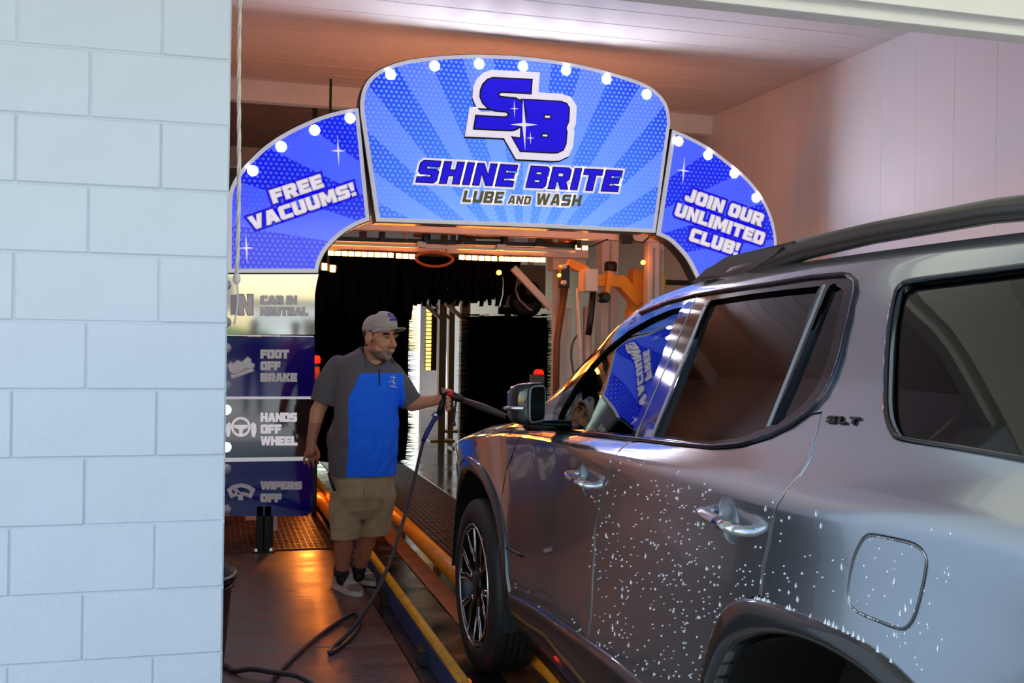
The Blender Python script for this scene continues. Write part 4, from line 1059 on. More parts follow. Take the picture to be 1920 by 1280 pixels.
light_bar(1077, 463, 1102, 465, 8.5, 'small amber lamp on the sensor rail above the yellow arm', h=.045)
# second frame carrying the light bars
YH = 8.8
g3 = tag(empty('rear_gantry', (2.2, YH, 0)), 'pinkish white frame carrying the amber light bars, with diagonal brace', 'gantry')
zh = Q(800, 469, YH).z; xr3 = Q(1050, 500, YH).x
box('beam', .3, xr3+.25, YH-.03, YH+.05, zh-.02, zh+.05, m_alu, g3, bev=.005)
column('column', g3, m_alu, 1136, YH+.35, .16, zh+.25); column('column', g3, m_alu, 1047, YH+.3, .1, zh-.05); column('column', g3, m_alu, 1063, YH+.34, .06, Q(1063, 575, YH).z)
box('column', .3, .4, YH, YH+.1, 0, zh, m_alu, g3)
pbar('brace', g3, m_alu, (962, 502), (1034, 578), YH+.25, .055)
box('head_box', Q(1048, 0, YH).x, Q(1110, 0, YH).x, YH+.05, YH+.2, Q(1050, 505, YH).z, Q(1050, 480, YH).z, m_alu, g3)
for k, (u, v, r) in enumerate(((775, 0, 0),)): pass
# orange hoop
hp = []; c0 = Q(815, 484, 8.62)
for k in range(25):
    a = math.pi+math.pi*k/24; hp.append(c0+Vector((.155*math.cos(a), 0.10*math.sin(a)*-.3, .065*math.sin(a))))
bm = bmesh.new(); tube(bm, hp+[c0+Vector((.155*math.cos(a), .03, .05*math.sin(a))) for a in [math.pi*k/16 for k in range(1, 17)]], .012, 8, caps=False)
bar(bm, c0+Vector((.1, .015, .04)), c0+Vector((.1, .015, .16)), .012)
bm_obj('hose_hoop', bm, mat('orange_hose', (196, 92, 22), .35), g2)
# small lamps that glint between the strips
for i, (u, v, r, nm) in enumerate(((935, 511, .022, 'amber'), (1205, 492, .018, 'amber'), (1048, 516, .014, 'amber'))):
    Yl = (9.2, 8.28, 8.5)[i]
    bm = bmesh.new(); lathe(bm, [(r, 0), (r, -.02), (r*.6, -.035), (.001, -.04)], Q(u, v, Yl), 'Y', 12)
    t = bm_obj('marker_lamp', bm, m_ambers); tag(t, ('round amber marker lamp behind the hanging strips', 'amber marker lamp on the white gantry column', 'amber marker lamp on the side of the yellow arm')[i], 'lamp')
# hanging strip curtain
mc_ = tag(empty('strip_curtain', (2, 10, 2.3)), 'curtain of hanging black cloth strips below the amber lights', 'curtain')
zc0 = Q(800, 487, 9.8).z
for x_ in (.9, 2.4): box('hanger', x_-.02, x_+.02, 9.83, 9.87, zc0+.05, ZC-.01, m_black, mc_)
box('carrier', .55, Q(952, 480, 10).x, 9.35, 10.35, zc0, zc0+.05, m_black, mc_)
rnd = random.Random(5)
def strip_mesh(L):
    bm = bmesh.new(); pts = []; wv = rnd.uniform(-.03, .03)
    rows = []
    for k in range(5):
        t = k/4; ww = .035*(1-.45*t); x = wv*math.sin(t*3)+rnd.uniform(-.006, .006); y = rnd.uniform(-.01, .01)
        rows.append([bm.verts.new(q) for q in ((x-ww, y-.004, -L*t), (x+ww, y-.004, -L*t), (x+ww, y+.004, -L*t), (x-ww, y+.004, -L*t))])
    for a, b in zip(rows, rows[1:]):
        for j in range(4): bm.faces.new((a[j], a[(j+1) % 4], b[(j+1) % 4], b[j]))
    bm.faces.new(rows[0]); bm.faces.new(rows[-1][::-1]); bmesh.ops.recalc_face_normals(bm, faces=bm.faces)
    me = D.meshes.new('strip'); bm.to_mesh(me); bm.free(); me.materials.append(m_foam); return me
sms = [strip_mesh(l) for l in (.32, .36, .4, .42, .3, .38)]
xs0, xs1 = .6, Q(950, 480, 9.9).x
for r_ in range(4):
    for k in range(46):
        x = xs0+(xs1-xs0)*(k+.5)/46; o = D.objects.new('strip', rnd.choice(sms)); COL.objects.link(o); o.parent = mc_
        o.matrix_parent_inverse = world_inv(mc_); o.location = (x+rnd.uniform(-.02, .02), 9.42+r_*.28, zc0); o.rotation_euler = (0, rnd.uniform(-.12, .12), rnd.uniform(-.5, .5))
        if x < 1.75: o.scale = (1.2, 1, 1.35)
# wrap-round brushes
def brush(name, c, r, z0_, z1_, label, n=2600, seed=1):
    t = tag(empty(name, (c[0], c[1], 0)), label, 'brush'); rn = random.Random(seed)
    bm = bmesh.new(); lathe(bm, [(.04, z0_), (.04, z1_+.3)], (c[0], c[1], 0), 'Z', 16); bm_obj('shaft', bm, m_alu2, t)
    bm = bmesh.new(); lathe(bm, [(r*.2, z0_), (r*.8, z0_+.01), (r*.84, z0_+.3), (r*.82, (z0_+z1_)/2), (r*.84, z1_-.2), (r*.8, z1_-.02), (r*.2, z1_)], (c[0], c[1], 0), 'Z', 40); bm_obj('core', bm, m_foam, t, True)
    bm = bmesh.new(); lathe(bm, [(.12, z1_+.02), (.12, z1_+.1), (.07, z1_+.14)], (c[0], c[1], 0), 'Z', 16); bm_obj('hub', bm, m_black, t)
    box('swing_arm', c[0]-.05, c[0]+.05, c[1]-.05, c[1]+.05, z1_+.3, ZC-.07, m_alu2, t)
    bm = bmesh.new()
    for k in range(n):
        a = rn.uniform(0, 2*math.pi); z = rn.uniform(z0_, z1_-.01); R = r*rn.uniform(.9, 1.06); d = Vector((math.cos(a), math.sin(a), rn.uniform(-.12, .1))); s_ = Vector((-math.sin(a), math.cos(a), 0))
        p = Vector((c[0], c[1], z)); w0 = .012
        v = [bm.verts.new(p+d*(r*.7)+s_*w0), bm.verts.new(p+d*(r*.7)-s_*w0), bm.verts.new(p+d*(r*.7)+Vector((0, 0, w0))), bm.verts.new(p+d*R+s_*rn.uniform(-.03, .03))]
        for f in ((0, 1, 3), (1, 2, 3), (2, 0, 3)): bm.faces.new([v[i] for i in f])
    tag(bm_obj('bristles', bm, m_foam, t), kind='stuff')
    return t
pA = P(682, 700, Y=11.2); brush('wash_brush', (pA.x-.03, 11.2), .60, .2, 2.35, 'huge black foam wash brush standing behind the person in the cap', 2400, 1)
pB = P(950, 700, Y=12.6)
zB = P(950, 592, Y=12.6).z
brush_r = brush('wash_brush', (pB.x, 12.6), .60, .25, zB, 'black bristly upright brush with olive drive guard, standing just beyond the car bonnet', 3200, 2)
# gear guard over the right brush
gg = brush_r
a, b = Q(947, 495, 12.2), Q(1022, 578, 12.2)
box('guard_plate', a.x, b.x, 12.2, 12.23, b.z, a.z, mat('olive_plate', (120, 112, 92), .5), gg)
bm = bmesh.new(); lathe(bm, [(.14, 0), (.14, -.05), (.09, -.07), (.09, -.11), (.02, -.12)], Q(990, 548, 12.2), 'Y', 20); bm_obj('gear', bm, m_black, gg)
bm = bmesh.new(); lathe(bm, [(.2, 0), (.2, -.04), (.12, -.05)], Q(985, 565, 12.2), 'Y', 20); bm_obj('gear', bm, m_black, gg)
ptube('curved_bar', gg, m_alu, [(967, 528), (966, 545), (974, 562), (990, 578), (998, 582)], 12.05, .014)
box('hanger', a.x+.3, a.x+.36, 12.2, 12.26, a.z, ZC-.03, m_alu2, gg)
# yellow side arm unit on the right
ya_ = 8.62
yw = tag(empty('wheel_arm', (Q(1130, 520, ya_).x, ya_, 0)), 'yellow swing arm with white motor box and black roller beside the right-hand columns', 'machine')
m_yel2 = mat('yellow_machine_paint', (226, 150, 24), .4, var=.1)
pbar('arm', yw, m_yel2, (1098, 524), (1165, 528), ya_, .13, .1); pbar('arm', yw, m_yel2, (1160, 526), (1196, 566), ya_, .14, .1); pbar('arm', yw, m_yel2, (1192, 505), (1190, 585), ya_+.05, .13, .1)
pbar('arm', yw, m_yel2, (1100, 508), (1065, 492), ya_, .07); pbar('link', yw, m_yel2, (1143, 508), (1136, 560), ya_-.08, .045)
a, b = Q(1084, 506, ya_), Q(1106, 548, ya_); box('motor_box', a.x, b.x, ya_-.2, ya_, b.z, a.z, m_alu, yw, bev=.01)
bm = bmesh.new(); lathe(bm, [(.045, 0), (.045, -.1), (.03, -.12)], Q(1128, 558, ya_-.05), 'Y', 16); bm_obj('roller', bm, m_black, yw)
p = Q(1145, 500, ya_); bm = bmesh.new(); lathe(bm, [(.05, -.04), (.055, -.03), (.055, .03), (.04, .045)], p, 'Z', 16); bm_obj('motor', bm, m_black, yw)
p = Q(1056, 515, ya_-.1); box('valve_block', p.x-.04, p.x+.04, ya_-.16, ya_-.08, p.z-.11, p.z+.08, m_black, yw, bev=.01)
for v in (500, 530):
    bm = bmesh.new(); lathe(bm, [(.022, 0), (.022, -.03), (.01, -.035)], Q(1056, v, ya_-.16), 'Y', 12); bm_obj('bolt', bm, m_alu, yw)
box('stand', Q(1190, 600, ya_).x-.05, Q(1190, 600, ya_).x+.05, ya_, ya_+.1, 0, Q(1190, 580, ya_).z, m_yel2, yw)
# gas struts, tubes and the tilted bar
for i, (pts, r, m, lab, base) in enumerate(((((1083, 540), (1084, 566), (1088, 655)), .022, m_alu, 'pale gas strut hanging under the white motor box', 8.6), (((1113, 538), (1107, 600), (1103, 628)), .028, m_black, 'black rubber tube hanging under the yellow arm', 8.56), (((1062, 525), (1044, 640)), .03, mat('brown_bar', (120, 76, 50), .4), 'tilted brown bar leaning against the pinkish column', 8.95), (((1101, 575), (1101, 690)), .04, m_alu, 'short pale post behind the black rubber tube', 9.15))):
    b_ = list(pts); bm = bmesh.new(); q = [Q(u, v, base) for u, v in b_]
    if i in (0, 2, 3): q.append(Vector((q[-1].x, q[-1].y, 0.01)))
    tube(bm, q, [r*(.5 if (i == 0 and k == 0) else 1) for k in range(len(q))], 12); o = bm_obj('tube', bm, m, yw if i < 2 else None)
    o.name = ('gas_strut', 'rubber_tube', 'tilted_bar', 'short_post')[i]
    if i > 1: tag(o, lab, ('strut', 'tube', 'bar', 'post')[i])
bm = bmesh.new(); tube(bm, spline([Q(1090, 618, 8.9), Q(1075, 640, 8.9), Q(1071, 665, 8.9), Q(1074, 690, 8.9), Q(1080, 740, 8.9)], 6), .009, 8); tag(bm_obj('cable', bm, mat('brown_cable', (110, 56, 36), .5)), 'thin brown cable bowing out beside the gas strut', 'cable')
# red beacon on its box
rb = tag(empty('control_box', Q(1010, 720, 8.6)), 'dark control box with a red button beside the door mirror', 'box')
a, b = Q(999, 702, 8.6), Q(1021, 735, 8.6); box('case', a.x, b.x, 8.6, 8.7, 0, a.z, mat('dark_red_box', (60, 22, 18), .4), rb, bev=.004)
bm = bmesh.new(); lathe(bm, [(.045, 0), (.042, .025), (.03, .04), (.001, .045)], (Q(1010, 701, 8.65).x, 8.65, a.z), 'Z', 14); bm_obj('button', bm, mat('red_button', (255, 40, 20), .3, emit=(255, 30, 12), estr=1.0), rb)
# yellow case on the right wall
a, b = Q(1238, 512, 9.6), Q(1249, 543, 9.6)
box_y = tag(empty('wall_case', (XW-.1, 9.0, Q(1243, 530, 9.0).z)), 'yellow case fixed to a bracket behind the white gantry column', 'case')
box('case', a.x-.02, b.x, 9.6, 9.72, b.z, a.z, mat('lemon_case', (230, 200, 30), .4), box_y, bev=.02); box('bracket', b.x-.05, XW, 9.63, 9.67, b.z+.05, b.z+.1, m_black, box_y)
# supports and light strips towards the exit
def yframe(u, Y, label, w_=.1):
    t = tag(empty('tunnel_support', (Q(u, 700, Y).x, Y, 0)), label, 'support')
    x = Q(u, 640, Y).x; box('post', x-w_/2, x+w_/2, Y-w_/2, Y+w_/2, 0.02, ZC-.06, mat('tan_post', (156, 128, 96), .45), t)
    box('foot', x-.18, x+.18, Y-.14, Y+.14, 0, .02, m_orange, t)
    bm = bmesh.new(); z = Q(u, 600, Y).z; bar(bm, (x, Y, z), (x-.9, Y, z+.75), .05); bm_obj('brace', bm, m_alu, t); return t
yframe(829, 15.0, 'tan support post with a sloping brace nearer the bristly brush', .1)
yframe(871, 14.0, 'tan support post half hidden behind the bristly brush', .12)
yframe(846, 16.5, 'tan support post with an orange foot standing in the wet floor', .09)
ls = tag(empty('light_strip', Q(806, 640, 16)), 'upright golden light strip beside the bright exit', 'light')
a, b = Q(800, 578, 16), Q(811, 694, 16)
box('housing', a.x-.01, b.x+.06, 16.01, 16.06, b.z, a.z, m_black, ls)
for k in range(16):
    z = b.z+(a.z-b.z)*(k+.1)/16; box('led', a.x, b.x-.03, 15.995, 16.012, z, z+(a.z-b.z)/16*.7, m_golden, ls)
pbar('hanger', ls, m_black, (806, 578), (803, 330), 16.03, .04)
for xx in (1.3, 2.5):  # unseen amber bars, added to light the gantry fronts behind the arch
    a = tag(empty('light_bar', (xx+.5, YS+.2, 2.75)), 'added amber fill bar out of sight behind the arch, lighting the gantry', 'light', 'added amber fill bars behind the arch')
    box('housing', xx, xx+1.0, YS+.165, YS+.2, 2.7, 2.78, m_black, a); box('led_row', xx+.02, xx+.98, YS+.2, YS+.212, 2.72, 2.76, m_amber_fill, a)
# upright amber strip behind the instruction board, lighting the walkway
xb_ = Q(583, 800, 9.3).x
a = tag(empty('light_bar', (xb_, 9.3, 0)), 'upright amber light bar behind the free edge of the instruction board', 'light', 'amber light bars in the tunnel')
box('housing', xb_-.04, xb_+.02, 9.30, 9.34, 0, 1.4, m_black, a); box('led_row', xb_-.03, xb_+.01, 9.285, 9.301, .2, 1.3, m_amber, a)
# dark side curtain left of the big brush
sc_ = tag(empty('side_curtain', (.2, 12.9, 0)), 'dark rubber curtain hanging behind the huge foam brush', 'curtain')
box('rod', -.56, 1.95, 12.88, 12.92, 2.62, 2.66, m_black, sc_)
for k in range(16): box('sheet', -.5+k*.15, -.5+k*.15+.16, 12.87+.015*(k % 2), 12.88+.015*(k % 2), .25, 2.64, mat('black_rubber_sheet', (10, 10, 12), .55), sc_)

# red signal lamp peeping out beside the instruction board
sg = tag(empty('signal_lamp', (Q(590, 700, 8.9).x, 8.9, 0)), 'red and orange signal lamp on a thin post beside the instruction board', 'lamp')
xg = Q(593, 690, 8.9).x; zg = Q(593, 674, 8.9).z
box('post', xg-.02, xg+.02, 8.9, 8.94, 0, zg-.03, m_black, sg)
bm = bmesh.new(); lathe(bm, [(.035, -.03), (.036, .01), (.028, .03), (.001, .036)], (xg, 8.92, zg), 'Z', 14); bm_obj('red_lens', bm, mat('red_signal', (255, 40, 20), .3, emit=(255, 36, 14), estr=1.6), sg)
bm = bmesh.new(); lathe(bm, [(.03, -.05), (.03, .05)], (xg, 8.915, zg-.11), 'Z', 14); bm_obj('orange_lens', bm, mat('orange_signal', (200, 70, 20), .3, emit=(190, 50, 10), estr=.5), sg)
# ================================================================== people
from mathutils.bvhtree import BVHTree
def _cap(bm, a, ra, b, rb, n=14):
    a, b = Vector(a), Vector(b); d = (b-a); L = d.length; d = d.normalized() if L > 1e-6 else Vector((0, 0, 1)); s, t = frame_from(d)
    rings = []
    for k in range(5): th = math.pi/2*(1-k/4); rings.append((a-d*ra*math.sin(th), ra*math.cos(th)))
    for k in range(5): th = math.pi/2*k/4; rings.append((b+d*rb*math.sin(th), rb*math.cos(th)))
    R = [[bm.verts.new(c+(s*math.cos(2*math.pi*j/n)+t*math.sin(2*math.pi*j/n))*max(r, 1e-4)) for j in range(n)] for c, r in rings]
    for p, q in zip(R, R[1:]):
        for j in range(n): bm.faces.new((p[j], p[(j+1) % n], q[(j+1) % n], q[j]))
    bm.faces.new(R[0][::-1]); bm.faces.new(R[-1])
def _ell(bm, c, r, B):
    M = Matrix((B[0]*r[0], B[1]*r[1], B[2]*r[2])).transposed().to_4x4(); M.translation = Vector(c)
    bmesh.ops.create_uvsphere(bm, u_segments=20, v_segments=14, radius=1, matrix=M)
def _loft(bm, rings):
    n = len(rings[0]); R = [[bm.verts.new(p) for p in r] for r in rings]
    for a, b in zip(R, R[1:]):
        for j in range(n): bm.faces.new((a[j], a[(j+1) % n], b[(j+1) % n], b[j]))
    bm.faces.new(R[0][::-1]); bm.faces.new(R[-1])
def voxel(bm, size, smooth=4, fac=.5):
    bmesh.ops.recalc_face_normals(bm, faces=bm.faces)
    me = D.meshes.new('v'); bm.to_mesh(me); bm.free(); o = D.objects.new('v', me); COL.objects.link(o)
    r = o.modifiers.new('r', 'REMESH'); r.mode = 'VOXEL'; r.voxel_size = size
    if smooth: s = o.modifiers.new('s', 'SMOOTH'); s.iterations = smooth; s.factor = fac
    return to_mesh_eval(o)
def cut_below(me, c, n, e=.6, dp=.6):
    """cut away the part of a closed mesh on the side of the plane that n points to"""
    bm = bmesh.new(); s, t = frame_from(n); q = [Vector(c)+s*i*e+t*j*e for i, j in ((-1, -1), (1, -1), (1, 1), (-1, 1))]
    prism(bm, q, Vector(n).normalized()*dp); bmesh.ops.recalc_face_normals(bm, faces=bm.faces); k = D.meshes.new('k'); bm.to_mesh(k); bm.free()
    return boolean(me, 'DIFFERENCE', [k])
def smooth_me(me):
    for p in me.polygons: p.use_smooth = True
    return me
def col_mat(name, rough=.55):
    m = D.materials.new(name); m.use_nodes = True; b = m.node_tree.nodes['Principled BSDF']; a = m.node_tree.nodes.new('ShaderNodeAttribute'); a.attribute_name = 'tint'
    nz = m.node_tree.nodes.new('ShaderNodeTexNoise'); nz.inputs['Scale'].default_value = 60
    mx = m.node_tree.nodes.new('ShaderNodeMix'); mx.data_type = 'RGBA'; mx.blend_type = 'OVERLAY'; mx.inputs[0].default_value = .12
    m.node_tree.links.new(a.outputs['Color'], mx.inputs[6]); m.node_tree.links.new(nz.outputs['Fac'], mx.inputs[7])
    m.node_tree.links.new(mx.outputs[2], b.inputs['Base Color']); b.inputs['Roughness'].default_value = rough; b.inputs['Subsurface Weight'].default_value = .0
    return m
def paint(me, fn):
    at = me.color_attributes.new('tint', 'FLOAT_COLOR', 'POINT')
    for i, v in enumerate(me.vertices): at.data[i].color = (*lin(fn(v.co)), 1)

DM = P(668, 1108, Z=0); DM = (DM-CAM).dot(CF)
def q(u, v, off=0.): return CAM+(CF*FPX+CR*(u-960)-CU*(v-640))*((DM-off)/FPX)
PXM = FPX/DM
Zu = Vector((0, 0, 1)); Fh = Vector((CF.x, CF.y, 0)).normalized(); Rh = Vector((CR.x, CR.y, 0)).normalized()
def face_dir(phi, base_f=Fh, base_r=Rh):
    f = base_f*-math.cos(phi)+base_r*math.sin(phi); l = base_r*math.cos(phi)+base_f*math.sin(phi); return l, f
man = tag(empty('person', (q(668, 1105).x, q(668, 1105).y, 0)), 'person in grey cap, blue and charcoal polo shirt and khaki shorts, spraying the car', 'person')
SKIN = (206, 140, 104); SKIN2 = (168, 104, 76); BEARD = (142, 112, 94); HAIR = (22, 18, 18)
# --- head
hl, hf = face_dir(math.radians(52)); tilt = math.radians(-6)
hu = Zu*math.cos(tilt)-hf*math.sin(tilt); hf2 = (hf*math.cos(tilt)+Zu*math.sin(tilt)).normalized()
HS = 1.09; hc = q(712, 632, .02)
def H(l, f, u): return hc+(hl*l+hf2*f+hu*u)*HS
HB = (hl, hf2, hu)
bm = bmesh.new()
def he(l, f, u, r): _ell(bm, H(l, f, u), [x*HS for x in r], HB)
he(0, -.012, .03, (.076, .096, .088)); he(0, .03, -.03, (.062, .062, .085)); he(0, .035, -.078, (.052, .05, .042)); he(0, .07, -.1, (.026, .022, .02))
for s in (-1, 1):
    he(s*.036, .062, -.032, (.026, .026, .024)); he(s*.079, -.008, -.008, (.010, .022, .034)); he(s*.012, .1, -.034, (.010, .012, .009)); he(s*.034, .079, .022, (.026, .014, .010)); he(s*.05, .02, -.06, (.022, .05, .03))
_cap(bm, H(0, .088, .014), .010*HS, H(0, .114, -.027), .0135*HS)
he(0, .09, -.052, (.026, .014, .008)); he(0, .09, -.074, (.022, .012, .008))
nb = q(700, 676, -.01)
_cap(bm, H(0, -.03, -.05), .058*HS, nb, .062); _cap(bm, nb, .064, nb-Zu*.1, .08)
# --- trunk, arms, legs of the one body surface
bl, bf = face_dir(math.radians(28))
def cap(a, ra, b, rb): _cap(bm, a, ra, b, rb)
chest = q(686, 720, -.02); cap(chest, .12, q(682, 850), .13); cap(q(655, 705), .05, q(725, 710, -.05), .05)
# right arm (hanging)
sh, el, wr_p = q(632, 700, .04), q(596, 770, .06), q(584, 826, .10)
cap(sh, .044, el, .044); cap(el, .045, wr_p, .029)
palm = q(584, 846, .11); cap(wr_p, .028, palm, .033); cap(q(590, 842, .11), .022, q(577, 850, .12), .02)
for k, (u0, v0, u1, v1, u2, v2) in enumerate(((573, 851, 570, 862, 572, 869), (580, 854, 578.5, 866, 580, 874), (587, 854, 587, 866, 588, 874), (593, 851, 595.5, 862, 596, 869))):
    a, b, c = q(u0, v0, .115-k*.006), q(u1, v1, .125-k*.006), q(u2, v2, .115-k*.006); cap(a, .0088, b, .0082); cap(b, .0082, c, .007)
cap(q(591, 838, .13), .012, q(597, 848, .14), .0105); cap(q(597, 848, .14), .0105, q(598, 857, .14), .009)
# left arm (reaching to the gun)
sh2, el2, wr2 = q(742, 702, -.05), q(772, 757, -.04), q(818, 750, .0)
cap(sh2, .052, el2, .043); cap(el2, .046, wr2, .030); hand2 = q(828, 746, .01); cap(wr2, .03, hand2, .034)
for k in range(4):
    v = 739+k*8.2; a, b, c = q(832, v-1, .02), q(843, v+2, .055), q(838, v+5, .075); cap(a, .0115, b, .0105); cap(b, .0105, c, .0095)
cap(q(826, 738, .03), .013, q(836, 731, .06), .011); cap(q(836, 731, .06), .011, q(845, 732, .07), .0095)
# legs
LEGS = ((q(652, 905, .03), q(645, 1000, .06), q(641, 1076, .03), 1), (q(704, 905, -.04), q(694, 985, -.03), q(673, 1070, -.08), 2))
for hp_, kn, an, _k in LEGS:
    cap(hp_, .095, kn, .062); cap(kn, .058, kn+(an-kn)*.35, .056); cap(kn+(an-kn)*.35, .056, an, .034); cap(an, .034, an-Zu*.03, .036)
me = voxel(bm, .0048, 2)
inv = Matrix((hl, hf2, hu))
def skin_col(p):
    d = inv @ (p-hc)/HS; l, f, u = d
    if d.length < .2 and u > -.14:
        n = mnoise.noise(p*60)*.008
        ear = abs(l) > .072 and -.045 < u < .03 and abs(f+.008) < .026
        if not ear:
            if (u+n > .034 and f < .055) or (f+n < .022 and u > .008 and abs(l) > .03) or (f < -.03 and u > -.055): return HAIR
            if abs(l) < .058 and abs(l) > .012 and f > .07 and .021 < u+n*.5 < .032: return HAIR
            if f > .0 and u+n < -.060-.35*max(0, abs(l)-.03)+.4*max(0, abs(l)-.045) and u > -.125: 
                if abs(l) < .022 and -.068 < u < -.056: return (170, 90, 80)
                return BEARD
            if abs(l) > .05 and u < -.01 and .0 < f < .045: return (176, 120, 90)
            if abs(l) < .034 and f > .085 and -.05 < u+n*.4 < -.04: return (120, 90, 76)
    if p.z < .125: return (22, 22, 24)
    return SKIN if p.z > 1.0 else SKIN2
paint(me, skin_col); m_skin = col_mat('skin', .5)
obj_me('body', smooth_me(me), m_skin, man)
m_eye = mat('eye_white', (176, 164, 152), .2); m_iris = mat('iris', (26, 16, 12), .15); m_teeth = mat('teeth', (214, 204, 192), .3)
for s in (-1, 1):
    bm = bmesh.new(); _ell(bm, H(s*.031, .0805, .004), [.011*HS, .0085*HS, .0045*HS], HB); e = bm_obj('eye', bm, m_eye, man, True)
    bm = bmesh.new(); _ell(bm, H(s*.031+.002, .0872, .004), [.0056*HS, .0035*HS, .0048*HS], HB); bm_obj('iris', bm, m_iris, e, True)
    bm = bmesh.new(); _cap(bm, H(s*.018, .089, .012), .003, H(s*.044, .083, .0125), .0028, 8); bm_obj('eyelid', bm, mat('eyelid', (110, 66, 48), .5), e, True)
bm = bmesh.new(); _ell(bm, H(0, .098, -.0625), [.018*HS, .0065*HS, .0042*HS], HB); bm_obj('teeth', bm, m_teeth, man, True)
# --- cap
ct = math.radians(9); cu_ = hu*math.cos(ct)-hf2*math.sin(ct); cf_ = hf2*math.cos(ct)+hu*math.sin(ct); cc = H(0, -.006, .046)
def CP(l, f, u): return cc+(hl*l+cf_*f+cu_*u)*HS
m_cap = mat('grey_twill', (176, 164, 154), .8, bump=.25, bscale=180, var=.06, vscale=20)
bm = bmesh.new(); rows = []
for i in range(11):
    t = i/10; row = []
    for k in range(40):
        a = 2*math.pi*k/40; fr = max(0, math.sin(a)); r = math.cos(t*math.pi/2)**.62 if t < 1 else .02
        z = (.078+.016*fr)*math.sin(t*math.pi/2)**.9-.012*(1-t)*(fr < .2)
        row.append(bm.verts.new(CP(.085*r*math.cos(a), .105*r*math.sin(a)+.012*fr*t*(1-t)*2, z)))
    rows.append(row)
for a, b in zip(rows, rows[1:]):
    for k in range(40): bm.faces.new((a[k], a[(k+1) % 40], b[(k+1) % 40], b[k]))
bm.faces.new(rows[-1]); bm.faces.new(rows[0][::-1])
cp = bm_obj('cap', bm, m_cap, man, True)
bm = bmesh.new(); _ell(bm, CP(0, .002, .088), [.008, .008, .005], (hl, cf_, cu_)); bm_obj('cap_button', bm, m_cap, cp, True)
bm = bmesh.new(); top_, bot_ = [], []
for i in range(6):
    t = i/5; rt, rb_ = [], []
    for k in range(21):
        a = math.radians(12+156*k/20); r0l, r0f = .083, .1; L = .074*math.sin(math.radians(180*k/20))**.45*t
        l = r0l*math.cos(a)*(1+.12*t*0); f = r0f*math.sin(a)+L; z = -.002-.010*t+.006*math.sin(math.radians(180*k/20))*t-.012*(abs(math.cos(a))**2)*t
        rt.append(bm.verts.new(CP(l, f, z+.004))); rb_.append(bm.verts.new(CP(l, f, z)))
    top_.append(rt); bot_.append(rb_)
for A, fl_ in ((top_, False), (bot_, True)):
    for a, b in zip(A, A[1:]):
        for k in range(20):
            f_ = (a[k], a[k+1], b[k+1], b[k]); bm.faces.new(f_ if fl_ else f_[::-1])
for k in range(20): bm.faces.new((top_[-1][k], top_[-1][k+1], bot_[-1][k+1], bot_[-1][k]))
bm_obj('cap_brim', bm, m_cap, cp, True)
m_purple = mat('violet_thread', (52, 40, 150), .6)
def on_cap(a, t):
    fr = max(0, math.sin(a)); r = math.cos(t*math.pi/2)**.62; z = (.078+.016*fr)*math.sin(t*math.pi/2)**.9
    return CP(.085*r*math.cos(a)*1.025, (.105*r*math.sin(a)+.012*fr*t*(1-t)*2)*1.025, z+.001)
for ch, a0, a1 in (('S', 108, 90), ('B', 88, 70)):
    vv, ff = glyph(ch, 0); w_ = GLY[ch][0]
    bm = bmesh.new(); vs2 = [bm.verts.new(on_cap(math.radians(a0+(a1-a0)*x/w_), .22+.40*y/10)) for x, y in vv]
    for f in ff: bm.faces.new([vs2[i] for i in f])
    bm_obj('cap_lettering', bm, m_purple, cp)
# --- polo shirt
def ringp(u, v, rx, ry, off=0., n=36, pw=.82):
    c = q(u, v, off); out = []
    for k in range(n):
        a = 2*math.pi*k/n; ca, sa = math.cos(a), math.sin(a)
        out.append(c+bl*(rx*math.copysign(abs(ca)**pw, ca))+bf*(ry*math.copysign(abs(sa)**pw, sa)))
    return out
bm = bmesh.new()
_loft(bm, [ringp(*r) for r in ((680, 930, .196, .15), (680, 888, .196, .155), (680, 850, .203, .165), (681, 800, .206, .17), (683, 760, .204, .16), (684, 725, .200, .148), (685, 700, .198, .134), (687, 682, .182, .114), (690, 668, .145, .095), (695, 657, .09, .08), (699, 649, .072, .07))])
for pts in (((634, 688, .04, .072), (616, 720, .05, .079), (606, 752, .06, .080), (602, 764, .06, .078)), ((734, 698, -.05, .066), (754, 725, -.05, .068), (771, 753, -.04, .066), (774, 758, -.04, .064))):
    for a, b in zip(pts, pts[1:]): _cap(bm, q(*a[:3]), a[3], q(*b[:3]), b[3])
me = voxel(bm, .007, 6)
me = cut_below(me, q(680, 888), -Zu)
me = cut_below(me, q(607, 754, .06), q(596, 785, .06)-q(610, 745, .06), .095, .16); me = cut_below(me, q(771, 757, -.04), q(786, 778, -.03)-q(766, 745, -.04)+Rh*.02, .085, .16)
me = cut_below(me, q(706, 676, .02), Zu*.80+bf*.60, .10, .12)
shc = q(686, 720, 0); zy = q(690, 698).z
def blc(p): d = p-shc; return d.dot(bl), d.dot(bf), p.z
for v in me.vertices:                                        # soft folds
    l, f, z = blc(v.co); w_ = max(0, min(1, (zy-z)/.3))
    nn = mnoise.noise(Vector((l*9+z*3, f*9, z*3.2)))*.010+mnoise.noise(Vector((l*20-z*16, f*18, z*7+l*11)))*.009
    d = (v.co-shc); d.z = 0; d = d.normalized() if d.length > 1e-4 else bf
    v.co += d*nn*(.35+.65*w_)
m_blue = mat('royal_blue_knit', (0, 108, 255), .8, bump=.12, bscale=220, var=.05, vscale=9)
m_char = mat('charcoal_knit', (92, 86, 88), .8, bump=.12, bscale=220, var=.06, vscale=9)
def seg_d(p, a, b): ab = b-a; t = max(0, min(1, (p-a).dot(ab)/ab.dot(ab))); return (p-a-ab*t).length, t
fm = []
